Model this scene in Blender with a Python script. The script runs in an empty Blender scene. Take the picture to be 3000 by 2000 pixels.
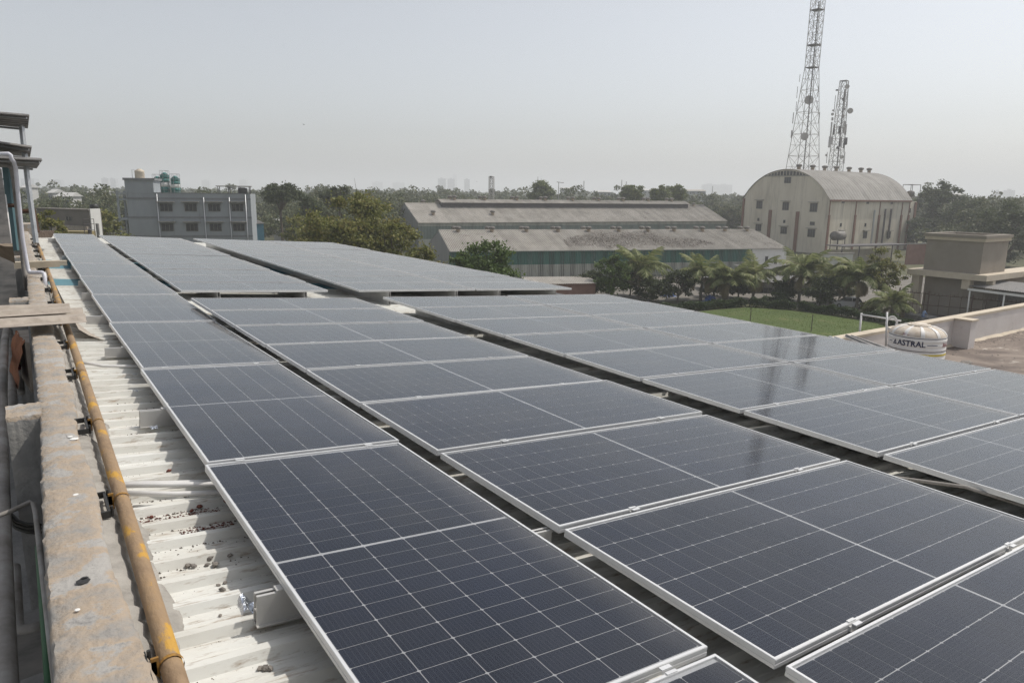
import bpy, math, random
import numpy as np
from mathutils import Vector, Matrix

# ------------------------------------------------------------------ camera, light, exposure
SC = bpy.context.scene
CZ = 15.5                                   # eye height above the yard
F = 2081.25                                 # focal length in pixels of the 3000 px wide photograph
RW = np.array([[0.82592527, -0.56364676, 0.01223821],
               [-0.10466415, -0.17462473, -0.97905649],
               [0.55397912, 0.8073466, -0.20322059]])
cam = bpy.data.cameras.new('camera')
cam.sensor_width = 36.0
cam.lens = F / 3000 * 36
cam.clip_start = 0.05
cam.clip_end = 20000
co = bpy.data.objects.new('camera', cam)
SC.collection.objects.link(co)
m = Matrix.Identity(4)
for i in range(3):
    m[i][0] = RW[0][i]; m[i][1] = -RW[1][i]; m[i][2] = -RW[2][i]
m[2][3] = CZ
co.matrix_world = m
SC.camera = co

SUN_EL, SUN_AZ = math.radians(56), math.radians(-10)      # azimuth measured from +X towards +Y
sdir = Vector((math.cos(SUN_EL) * math.cos(SUN_AZ), math.cos(SUN_EL) * math.sin(SUN_AZ), math.sin(SUN_EL)))
world = bpy.data.worlds.new('World')
SC.world = world
world.use_nodes = True
nt = world.node_tree
bg = nt.nodes['Background']
sky = nt.nodes.new('ShaderNodeTexSky')
sky.sky_type = 'NISHITA'
sky.sun_disc = False
sky.sun_elevation = SUN_EL
sky.sun_rotation = math.pi / 2 - SUN_AZ
sky.altitude = 50
sky.air_density = 1.0
sky.dust_density = 2.2
sky.ozone_density = 1.0
hs = nt.nodes.new('ShaderNodeHueSaturation')          # thick dust haze washes the blue out of the sky
hs.inputs['Saturation'].default_value = 0.32
nt.links.new(sky.outputs[0], hs.inputs['Color'])
nt.links.new(hs.outputs[0], bg.inputs[0])
bg.inputs[1].default_value = 0.15
sl = bpy.data.lights.new('sun', 'SUN')
sl.energy = 3.3
sl.angle = math.radians(1.2)
sl.color = (1.0, 0.95, 0.87)
so = bpy.data.objects.new('sun', sl)
SC.collection.objects.link(so)
so.rotation_euler = sdir.to_track_quat('Z', 'Y').to_euler()
SC.view_settings.view_transform = 'Standard'
SC.view_settings.look = 'None'
SC.view_settings.exposure = -0.08
SC.view_settings.gamma = 1
SC.cycles.use_denoising = True
SC.cycles.denoising_prefilter = 'NONE'
SC.cycles.max_bounces = 8
SC.cycles.transparent_max_bounces = 16
SC.cycles.volume_bounces = 1

# ------------------------------------------------------------------ helpers
def ray(px, py):
    return RW.T @ np.array([(px - 1500) / F, (py - 1000) / F, 1.0])
def A3(px, py, d):
    return Vector(ray(px, py) * d) + Vector((0, 0, CZ))
def AZ(px, py, z):
    r = ray(px, py); return Vector(r * ((z - CZ) / r[2])) + Vector((0, 0, CZ))
def AX(px, py, x):
    r = ray(px, py); return Vector(r * (x / r[0])) + Vector((0, 0, CZ))
def AY(px, py, y):
    r = ray(px, py); return Vector(r * (y / r[1])) + Vector((0, 0, CZ))

COL = SC.collection
RNG = np.random.default_rng(7)
random.seed(7)
UP = Vector((0, 0, 1))

def tag(o, label=None, cat=None, group=None, kind=None):
    if label: o['label'] = label
    if cat: o['category'] = cat
    if group: o['group'] = group
    if kind: o['kind'] = kind
    return o
def empty(name, loc=(0, 0, 0), rz=0.0, label=None, cat=None, group=None):
    o = bpy.data.objects.new(name, None)
    o.empty_display_size = 0.2
    COL.objects.link(o)
    o.location = loc; o.rotation_euler = (0, 0, rz)
    return tag(o, label, cat, group)
def link(name, me, parent=None, mw=None):
    o = bpy.data.objects.new(name, me)
    COL.objects.link(o)
    if parent is not None: o.parent = parent
    if mw is not None: o.matrix_local = mw
    return o
def copy_tree(o, parent=None):
    c = o.copy(); COL.objects.link(c); c.parent = parent
    for ch in [x for x in o.children]: copy_tree(ch, c)
    return c
ORD = ['first', 'second', 'third', 'fourth', 'fifth', 'sixth', 'seventh', 'eighth', 'ninth', 'tenth', 'eleventh', 'twelfth', 'thirteenth', 'fourteenth', 'fifteenth', 'sixteenth']

class MB:
    def __init__(s): s.v = []; s.f = []; s.m = []; s.cm = 0
    def add(s, vs, fs):
        n = len(s.v); s.v += [tuple(v) for v in vs]
        s.f += [tuple(i + n for i in f) for f in fs]; s.m += [s.cm] * len(fs)
        return s
    def box(s, lo, hi, M=None):
        x0, y0, z0 = lo; x1, y1, z1 = hi
        vs = [(x0, y0, z0), (x1, y0, z0), (x1, y1, z0), (x0, y1, z0), (x0, y0, z1), (x1, y0, z1), (x1, y1, z1), (x0, y1, z1)]
        if M is not None: vs = [M @ Vector(v) for v in vs]
        return s.add(vs, [(0, 3, 2, 1), (4, 5, 6, 7), (0, 1, 5, 4), (1, 2, 6, 5), (2, 3, 7, 6), (3, 0, 4, 7)])
    def quad(s, a, b, c, d): return s.add([a, b, c, d], [(0, 1, 2, 3)])
    def tube(s, pts, r, n=8, cap=True, r2=None):
        pts = [Vector(p) for p in pts]; k = len(pts)
        vs = []; prev = None
        for i, p in enumerate(pts):
            t = (pts[min(i + 1, k - 1)] - pts[max(i - 1, 0)])
            t = t.normalized() if t.length > 1e-9 else Vector((0, 0, 1))
            if prev is None:
                u = t.orthogonal().normalized()
            else:
                u = (prev - t * prev.dot(t))
                u = u.normalized() if u.length > 1e-6 else t.orthogonal().normalized()
            prev = u; w = t.cross(u)
            rr = r if not isinstance(r, (list, tuple)) else r[i]
            if r2 is not None: rr = r + (r2 - r) * i / max(1, k - 1)
            for j in range(n):
                a = 2 * math.pi * (j + .5) / n
                vs.append(p + (u * math.cos(a) + w * math.sin(a)) * rr)
        fs = [(i * n + j, i * n + (j + 1) % n, (i + 1) * n + (j + 1) % n, (i + 1) * n + j) for i in range(k - 1) for j in range(n)]
        if cap: fs += [tuple(range(n - 1, -1, -1)), tuple((k - 1) * n + j for j in range(n))]
        return s.add(vs, fs)
    def lathe(s, prof, c=(0, 0, 0), n=24, capt=True):
        vs = [(c[0] + r * math.cos(2 * math.pi * j / n), c[1] + r * math.sin(2 * math.pi * j / n), c[2] + z) for r, z in prof for j in range(n)]
        k = len(prof)
        fs = [(i * n + j, i * n + (j + 1) % n, (i + 1) * n + (j + 1) % n, (i + 1) * n + j) for i in range(k - 1) for j in range(n)]
        if capt: fs += [tuple((k - 1) * n + j for j in range(n)), tuple(range(n - 1, -1, -1))]
        return s.add(vs, fs)
    def prism(s, poly, z0, z1):
        n = len(poly)
        vs = [(p[0], p[1], z0) for p in poly] + [(p[0], p[1], z1) for p in poly]
        return s.add(vs, [tuple(range(n - 1, -1, -1)), tuple(range(n, 2 * n))] + [(i, (i + 1) % n, n + (i + 1) % n, n + i) for i in range(n)])
    def mesh(s, name, mats, smooth=False):
        me = bpy.data.meshes.new(name)
        me.from_pydata(s.v, [], s.f)
        if not isinstance(mats, (list, tuple)): mats = [mats]
        for x in mats: me.materials.append(x)
        if len(mats) > 1: me.polygons.foreach_set('material_index', s.m)
        if smooth: me.polygons.foreach_set('use_smooth', [True] * len(me.polygons))
        me.update(); return me
    def build(s, name, mats, parent=None, smooth=False, mw=None):
        return link(name, s.mesh(name, mats, smooth), parent, mw)

def smooth_angle(o, deg=35):
    me = o.data
    me.polygons.foreach_set('use_smooth', [True] * len(me.polygons))
    try: me.set_sharp_from_angle(angle=math.radians(deg))
    except Exception: pass
    return o

# ------------------------------------------------------------------ materials
def ramp(nt, cols):
    r = nt.nodes.new('ShaderNodeValToRGB'); e = r.color_ramp.elements
    while len(e) < len(cols): e.new(0.5)
    for i, (p, c) in enumerate(cols):
        e[i].position = p; e[i].color = (c[0], c[1], c[2], 1)
    return r
def nmat(name, cols, scale=4.0, rough=0.75, bump=0.0, bscale=None, metal=0.0, stretch=(1, 1, 1), spec=0.4, obj=False, detail=8, nrough=.62, dist=0.0, second=None):
    m = bpy.data.materials.new(name); m.use_nodes = True
    nt = m.node_tree; b = nt.nodes['Principled BSDF']
    b.inputs['Roughness'].default_value = rough; b.inputs['Metallic'].default_value = metal
    b.inputs['Specular IOR Level'].default_value = spec
    if len(cols) == 1:
        b.inputs['Base Color'].default_value = (*cols[0], 1); cols = [(0, cols[0]), (1, cols[0])]
    elif len(cols[0]) == 3: cols = [(0.3 + 0.4 * i / (len(cols) - 1), c) for i, c in enumerate(cols)]
    if obj:
        src = nt.nodes.new('ShaderNodeTexCoord').outputs['Object']
    else:
        src = nt.nodes.new('ShaderNodeNewGeometry').outputs['Position']
    mp = nt.nodes.new('ShaderNodeMapping'); mp.inputs['Scale'].default_value = stretch
    nt.links.new(src, mp.inputs['Vector'])
    n = nt.nodes.new('ShaderNodeTexNoise'); n.inputs['Scale'].default_value = scale; n.inputs['Detail'].default_value = detail
    n.inputs['Roughness'].default_value = nrough; n.inputs['Distortion'].default_value = dist
    nt.links.new(mp.outputs[0], n.inputs['Vector'])
    r = ramp(nt, cols); nt.links.new(n.outputs['Fac'], r.inputs['Fac'])
    out = r.outputs['Color']
    if second:        # (colour, scale, stretch, lo, hi) : stains with a shape of their own
        c2, s2, st2, lo, hi = second
        mp2 = nt.nodes.new('ShaderNodeMapping'); mp2.inputs['Scale'].default_value = st2; nt.links.new(src, mp2.inputs['Vector'])
        n2 = nt.nodes.new('ShaderNodeTexNoise'); n2.inputs['Scale'].default_value = s2; n2.inputs['Detail'].default_value = 9; n2.inputs['Roughness'].default_value = .68
        nt.links.new(mp2.outputs[0], n2.inputs['Vector'])
        r2 = ramp(nt, [(lo, (0, 0, 0)), (hi, (1, 1, 1))]); nt.links.new(n2.outputs['Fac'], r2.inputs['Fac'])
        mx = nt.nodes.new('ShaderNodeMixRGB'); mx.inputs['Color2'].default_value = (*c2, 1)
        nt.links.new(r2.outputs['Color'], mx.inputs['Fac']); nt.links.new(out, mx.inputs['Color1']); out = mx.outputs['Color']
    nt.links.new(out, b.inputs['Base Color'])
    if bump > 0:
        n3 = nt.nodes.new('ShaderNodeTexNoise'); n3.inputs['Scale'].default_value = bscale or scale * 6; n3.inputs['Detail'].default_value = 6
        nt.links.new(mp.outputs[0], n3.inputs['Vector'])
        bp = nt.nodes.new('ShaderNodeBump'); bp.inputs['Strength'].default_value = bump; bp.inputs['Distance'].default_value = 0.02
        nt.links.new(n3.outputs['Fac'], bp.inputs['Height']); nt.links.new(bp.outputs[0], b.inputs['Normal'])
    return m
def leafmat(name, cols, trans=0.35):
    m = bpy.data.materials.new(name); m.use_nodes = True
    nt = m.node_tree; b = nt.nodes['Principled BSDF']; out = nt.nodes['Material Output']
    g = nt.nodes.new('ShaderNodeNewGeometry')
    n = nt.nodes.new('ShaderNodeTexNoise'); n.inputs['Scale'].default_value = 0.55; n.inputs['Detail'].default_value = 3
    nt.links.new(g.outputs['Position'], n.inputs['Vector'])
    ad = nt.nodes.new('ShaderNodeMath'); ad.operation = 'MULTIPLY_ADD'; ad.inputs[1].default_value = 0.45
    nt.links.new(g.outputs['Random Per Island'], ad.inputs[0])
    ml = nt.nodes.new('ShaderNodeMath'); ml.operation = 'MULTIPLY'; ml.inputs[1].default_value = 0.75
    nt.links.new(n.outputs['Fac'], ml.inputs[0]); nt.links.new(ml.outputs[0], ad.inputs[2])
    r = ramp(nt, [(0.2 + .65 * i / (len(cols) - 1), c) for i, c in enumerate(cols)])
    nt.links.new(ad.outputs[0], r.inputs['Fac']); nt.links.new(r.outputs['Color'], b.inputs['Base Color'])
    b.inputs['Roughness'].default_value = 0.6; b.inputs['Specular IOR Level'].default_value = .3
    t = nt.nodes.new('ShaderNodeBsdfTranslucent'); nt.links.new(r.outputs['Color'], t.inputs['Color'])
    mx = nt.nodes.new('ShaderNodeMixShader'); mx.inputs[0].default_value = trans
    nt.links.new(b.outputs[0], mx.inputs[1]); nt.links.new(t.outputs[0], mx.inputs[2]); nt.links.new(mx.outputs[0], out.inputs['Surface'])
    return m

MT = {}
MT['ground'] = nmat('scrub_soil', [(.05, .055, .025), (.085, .085, .04), (.13, .115, .07)], 0.05, .95, .3)
MT['paving'] = nmat('yard_paving', [(0.12, .11, .095), (0.20, .18, .155)], 0.4, .9, .2)
MT['lawn'] = nmat('lawn_soil', [(0.06, .09, .02), (0.09, .125, .03)], 0.15, .95, .3, second=((.17, .155, .07), .35, (1, 1, 1), .56, .70))
MT['sheet'] = nmat('cream_roof_sheet', [(0.25, (.47, .455, .41)), (.42, (.60, .59, .545)), (.6, (.67, .67, .635)), (.8, (.72, .72, .69))], 2.2, .55, .05, 30, stretch=(.45, 1.6, 1), second=((.30, .235, .175), 26, (.30, 1.8, 1), .54, .70))
MT['blue_sheet'] = nmat('blue_roof_sheet', [(.12, .27, .33), (.18, .34, .40)], 3, .5)
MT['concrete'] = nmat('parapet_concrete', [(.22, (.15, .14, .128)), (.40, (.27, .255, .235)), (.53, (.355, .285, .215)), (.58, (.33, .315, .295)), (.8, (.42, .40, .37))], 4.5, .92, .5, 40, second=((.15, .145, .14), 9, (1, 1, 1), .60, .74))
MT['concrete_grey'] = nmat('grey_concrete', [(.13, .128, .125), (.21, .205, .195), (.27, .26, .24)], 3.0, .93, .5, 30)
MT['plaster'] = nmat('mortar_skirt', [(.22, .205, .185), (.33, .31, .28), (.40, .375, .34)], 6, .93, .5, 40)
MT['alu'] = nmat('aluminium', [(.64, .64, .64), (.72, .72, .715)], 8, .35, metal=.35, stretch=(1, 1, 1))
MT['alu_dull'] = nmat('dull_aluminium', [(.52, .51, .49), (.61, .60, .58)], 10, .5, metal=.45)
MT['steel'] = nmat('galvanised_steel', [(.33, .34, .35), (.45, .46, .47)], 12, .45, metal=.6)
MT['black'] = nmat('black_steel', [(.02, .02, .02), (.035, .033, .03)], 20, .5)
MT['yellow'] = nmat('rusty_yellow_pipe', [(.25, (.17, .11, .065)), (.45, (.27, .185, .11)), (.56, (.30, .20, .11)), (.605, (.46, .26, .05)), (.8, (.52, .30, .04))], 9, .75, .25, 60, stretch=(1, .45, 1))
MT['clampy'] = nmat('rusty_clamp', [(.10, .06, .03), (.33, .17, .03), (.12, .07, .04)], 16, .7)
MT['pvc'] = nmat('white_pvc', [(.62, .61, .60), (.72, .71, .69)], 10, .4)
MT['pvc_lilac'] = nmat('pale_pvc', [(.50, .50, .55), (.60, .60, .64)], 8, .4)
MT['pvc_dirty'] = nmat('dirty_grey_pvc', [(.16, .145, .125), (.26, .24, .22), (.34, .33, .31)], 6, .7)
MT['green_pipe'] = nmat('green_pipe', [(.02, .07, .03), (.04, .12, .05)], 6, .6)
MT['cable'] = nmat('black_cable', [(.015, .015, .013), (.03, .028, .022)], 8, .6)
MT['brick'] = nmat('brick_rubble', [(.07, .026, .02), (.15, .052, .038), (.22, .09, .065)], 20, .95, .5, 60)
MT['stone'] = nmat('grey_rubble', [(.12, .11, .10), (.22, .20, .18), (.30, .27, .23)], 25, .95, .5, 80)
MT['grit'] = nmat('grit', [(.07, .055, .045), (.16, .13, .10)], 30, .95)
MT['foil'] = nmat('foil_tape', [(.55, .6, .68), (.8, .83, .88)], 30, .22, .5, 60, metal=.9)
MT['tin_brown'] = nmat('dusty_tin', [(.25, .21, .17), (.36, .31, .26), (.42, .37, .31)], 7, .7, .2, 40)
MT['tin_grey'] = nmat('grey_tin', [(.15, .145, .14), (.24, .23, .22), (.30, .28, .26)], 5, .6, .1, 40, stretch=(1, 1, 3))
MT['tin_pink'] = nmat('pinkish_tin', [(.36, .28, .24), (.45, .36, .31)], 4, .7)
MT['teal'] = nmat('teal_paint', [(.05, .105, .12), (.075, .145, .16)], 4, .6, .1)
MT['tarp'] = nmat('brown_tarpaulin', [(.17, .135, .10), (.27, .22, .165)], 3, .8, .6, 12)
MT['rust'] = nmat('rusted_iron', [(.05, .028, .02), (.10, .05, .03)], 10, .85)
MT['grey_wall'] = nmat('blue_grey_wall', [(.3, (.24, .257, .272)), (.5, (.28, .30, .315)), (.7, (.30, .32, .335))], .35, .9, .1, stretch=(1, 1, .35), second=((.12, .12, .12), .9, (1.4, 1.4, .12), .60, .80))
MT['grey_band'] = nmat('dark_band', [(.17, .175, .18), (.22, .225, .23)], 2, .9)
MT['awning'] = nmat('weathered_awning', [(.21, .20, .18), (.33, .31, .28)], 2, .9)
MT['dark_glass'] = nmat('dark_window', [(.02, .022, .024), (.05, .05, .05)], 1.5, .25, spec=.5)
MT['curtain'] = nmat('window_panel', [(.10, .10, .09), (.22, .21, .19)], 2.5, .4)
MT['white'] = nmat('white_paint', [(.68, .67, .64), (.76, .75, .72)], 2, .6)
MT['tank_white'] = nmat('white_tank', [(.74, .72, .69), (.80, .79, .77)], 3, .45, second=((.56, .50, .42), 5, (1, 1, 1.2), .62, .8))
MT['tank_dust'] = nmat('dusty_tank_top', [(.46, .38, .29), (.58, .51, .43), (.68, .63, .56)], 5, .8)
MT['navy'] = nmat('navy_print', [(.02, .025, .075)], 2, .6)
MT['redprint'] = nmat('red_print', [(.20, .03, .05)], 2, .6)
MT['yellowprint'] = nmat('yellow_print', [(.6, .47, .05), (.68, .55, .10)], 8, .6)
MT['tank_green'] = nmat('silo_green', [(.02, .13, .12), (.03, .17, .155)], 3, .5)
MT['asbestos'] = nmat('weathered_cement_sheet', [(.3, (.275, .255, .225)), (.5, (.355, .33, .295)), (.7, (.41, .385, .35))], .25, .92, .15, 6, second=((.155, .135, .115), 1.1, (.6, .6, 1), .58, .76))
MT['shed_green'] = nmat('green_cladding', [(.038, .125, .10), (.052, .155, .125), (.068, .175, .145)], .6, .6, stretch=(1, 1, .3))
MT['shed_green2'] = nmat('faded_green_cladding', [(.125, .165, .15), (.165, .205, .185), (.19, .22, .20)], .6, .6, stretch=(1, 1, .3), second=((.09, .10, .09), 1.3, (1, 1, .15), .6, .75))
MT['shed_white'] = nmat('off_white_cladding', [(.34, .35, .31), (.42, .43, .385)], .5, .65, stretch=(1, 1, .25), second=((.24, .24, .20), 1.2, (1, 1, .2), .58, .75))
MT['shed_gable'] = nmat('grey_gable_cladding', [(.22, .225, .225), (.31, .31, .30)], .4, .7, stretch=(1, 1, .25), second=((.13, .12, .11), .8, (1, 1, .2), .6, .72))
MT['vent'] = nmat('turbine_vent', [(.11, .10, .09), (.19, .175, .155)], 3, .6, metal=.2)
MT['ventneck'] = nmat('vent_neck', [(.33, .26, .19), (.42, .34, .26)], 3, .7)
MT['barn_wall'] = nmat('cream_render', [(.3, (.48, .43, .345)), (.5, (.58, .53, .435)), (.7, (.64, .59, .49))], .22, .92, .1, 5, stretch=(1, 1, .4), second=((.33, .295, .245), .55, (1.6, 1.6, .14), .52, .76))
MT['barn_roof'] = nmat('curved_cement_roof', [(.20, .19, .172), (.265, .25, .23), (.30, .285, .265)], .3, .85, .1, second=((.18, .16, .14), 1.0, (.3, 1, 1), .6, .78))
MT['red_brown'] = nmat('red_brown_paint', [(.15, .075, .05), (.22, .115, .08)], 2, .8)
MT['terr_floor'] = nmat('terrace_screed', [(.3, (.10, .082, .072)), (.45, (.17, .138, .118)), (.6, (.26, .215, .18)), (.75, (.32, .27, .23))], .55, .95, .4, 8, dist=.6, second=((.53, .48, .42), .9, (1, 1.6, 1), .60, .70))
MT['terr_wall'] = nmat('whitewashed_parapet', [(.3, (.52, .48, .455)), (.5, (.62, .58, .555)), (.7, (.67, .635, .61))], 1.2, .92, .15, 12, second=((.25, .245, .235), 1.6, (1, 1, 1.3), .63, .74))
MT['cream'] = nmat('cream_paint', [(.50, .43, .335), (.58, .505, .405)], 1.5, .9, .1, second=((.30, .27, .23), 1.5, (1, 1, .5), .62, .8))
MT['tankhouse'] = nmat('taupe_render', [(.245, .215, .18), (.29, .255, .215)], .6, .92, .1, 10, second=((.15, .135, .115), .8, (1, 1, .7), .62, .82))
MT['bark'] = nmat('bark', [(.07, .055, .042), (.13, .105, .08)], 3, .95, .6, 12)
MT['bark_grey'] = nmat('grey_bark', [(.14, .12, .10), (.23, .20, .17)], 3, .95, .6, 12)
MT['leaf_olive'] = leafmat('olive_leaves', [(.07, .082, .02), (.135, .15, .036), (.20, .205, .055), (.25, .21, .075)])
MT['leaf_green'] = leafmat('green_leaves', [(.035, .062, .017), (.07, .115, .027), (.12, .17, .04)])
MT['leaf_dark'] = leafmat('dark_leaves', [(.032, .046, .02), (.06, .078, .032), (.09, .105, .045)])
MT['leaf_light'] = leafmat('light_leaves', [(.07, .09, .03), (.12, .15, .05), (.18, .20, .075)])
MT['leaf_forest'] = leafmat('forest_leaves', [(.035, .052, .02), (.065, .085, .033), (.10, .115, .045), (.14, .135, .065)], .25)
MT['leaf_palm'] = leafmat('palm_leaflets', [(.075, .10, .03), (.15, .185, .06), (.26, .28, .12), (.34, .32, .17)])
MT['leaf_dry'] = leafmat('dry_palm_leaflets', [(.24, .19, .11), (.38, .32, .20)])
MT['hedge'] = leafmat('hedge_leaves', [(.018, .033, .010), (.035, .06, .016), (.055, .085, .022)])
MT['grass'] = leafmat('grass_blades', [(.06, .095, .018), (.09, .13, .026), (.12, .155, .036)])
MT['creeper'] = leafmat('dry_creeper', [(.075, .058, .048), (.12, .095, .08), (.17, .14, .118)], .1)
MT['tower'] = nmat('tower_steel', [(.30, .285, .275), (.40, .38, .37)], 2, .6, metal=.2)
MT['tower_dark'] = nmat('tower_feeder', [(.06, .055, .055), (.10, .09, .09)], 2, .7)
MT['dish'] = nmat('antenna_dish', [(.42, .40, .385), (.50, .48, .46)], 2, .6)
MT['city'] = nmat('distant_render', [(.30, .31, .33), (.42, .42, .43)], .05, .9)
MT['city_win'] = nmat('distant_window', [(.10, .11, .13), (.16, .17, .19)], .1, .5)
MT['city_white'] = nmat('distant_white', [(.40, .40, .39), (.52, .51, .49)], .05, .9)
MT['bldg_brown'] = nmat('raw_concrete_block', [(.15, .135, .12), (.21, .19, .17)], .5, .95, .2, second=((.10, .09, .08), .7, (1, 1, .3), .6, .78))
MT['blue_clad'] = nmat('blue_cladding', [(.055, .15, .20), (.075, .19, .25)], .8, .6)
MT['red_brick_wall'] = nmat('red_wall', [(.20, .11, .09), (.27, .16, .13)], 1, .9)
MT['skin'] = nmat('skin', [(.16, .08, .05)], 2, .6)
MT['shirt'] = nmat('light_blue_shirt', [(.22, .32, .52), (.28, .38, .58)], 6, .85)
MT['trouser'] = nmat('blue_trousers', [(.10, .16, .32), (.14, .21, .40)], 6, .85)
MT['hair'] = nmat('black_hair', [(.01, .009, .008)], 2, .5)
MT['carpaint'] = nmat('white_car_paint', [(.70, .70, .70)], 2, .25, spec=.6)
MT['tyre'] = nmat('tyre', [(.02, .02, .02)], 2, .85)
MT['taillight'] = nmat('tail_lamp', [(.35, .02, .02)], 2, .3)
MT['bluebarrel'] = nmat('blue_plastic', [(.01, .045, .20), (.02, .08, .30)], 3, .4)

def vary(mat, amount):
    """each sheet has weathered a little differently"""
    nt = mat.node_tree; b = nt.nodes['Principled BSDF']; src = b.inputs['Base Color'].links[0].from_socket
    oi = nt.nodes.new('ShaderNodeObjectInfo'); mr = nt.nodes.new('ShaderNodeMapRange'); mr.inputs['To Min'].default_value = 1 - amount; mr.inputs['To Max'].default_value = 1 + amount
    nt.links.new(oi.outputs['Random'], mr.inputs['Value']); h = nt.nodes.new('ShaderNodeHueSaturation'); nt.links.new(mr.outputs[0], h.inputs['Value']); nt.links.new(src, h.inputs['Color']); nt.links.new(h.outputs[0], b.inputs['Base Color'])
for k_ in ('asbestos', 'barn_roof'): vary(MT[k_], .10)
for k_ in ('shed_green', 'shed_green2', 'shed_white', 'shed_gable', 'sheet'): vary(MT[k_], .05)

# ------------------------------------------------------------------ solar panel
PW, PL = 1.065, 2.278
def cell_material():
    m = bpy.data.materials.new('mono_cell'); m.use_nodes = True
    nt = m.node_tree; b = nt.nodes['Principled BSDF']
    tc = nt.nodes.new('ShaderNodeTexCoord'); sp = nt.nodes.new('ShaderNodeSeparateXYZ')
    nt.links.new(tc.outputs['Object'], sp.inputs[0])
    mu = nt.nodes.new('ShaderNodeMath'); mu.operation = 'MULTIPLY'; mu.inputs[1].default_value = 10 / 0.1725
    nt.links.new(sp.outputs['X'], mu.inputs[0])
    fr = nt.nodes.new('ShaderNodeMath'); fr.operation = 'FRACT'; nt.links.new(mu.outputs[0], fr.inputs[0])
    lt = nt.nodes.new('ShaderNodeMath'); lt.operation = 'LESS_THAN'; lt.inputs[1].default_value = 0.075
    nt.links.new(fr.outputs[0], lt.inputs[0])
    g = nt.nodes.new('ShaderNodeNewGeometry')
    n = nt.nodes.new('ShaderNodeTexNoise'); n.inputs['Scale'].default_value = 1.7; n.inputs['Detail'].default_value = 3
    nt.links.new(g.outputs['Position'], n.inputs['Vector'])
    r = ramp(nt, [(.3, (.0025, .0058, .0165)), (.7, (.004, .009, .027))]); nt.links.new(n.outputs['Fac'], r.inputs['Fac'])
    mx = nt.nodes.new('ShaderNodeMixRGB'); nt.links.new(lt.outputs[0], mx.inputs['Fac']); nt.links.new(r.outputs['Color'], mx.inputs['Color1'])
    mx.inputs['Color2'].default_value = (.05, .056, .07, 1)
    nt.links.new(mx.outputs['Color'], b.inputs['Base Color'])
    b.inputs['Roughness'].default_value = .5; b.inputs['Specular IOR Level'].default_value = .25
    return m
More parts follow.
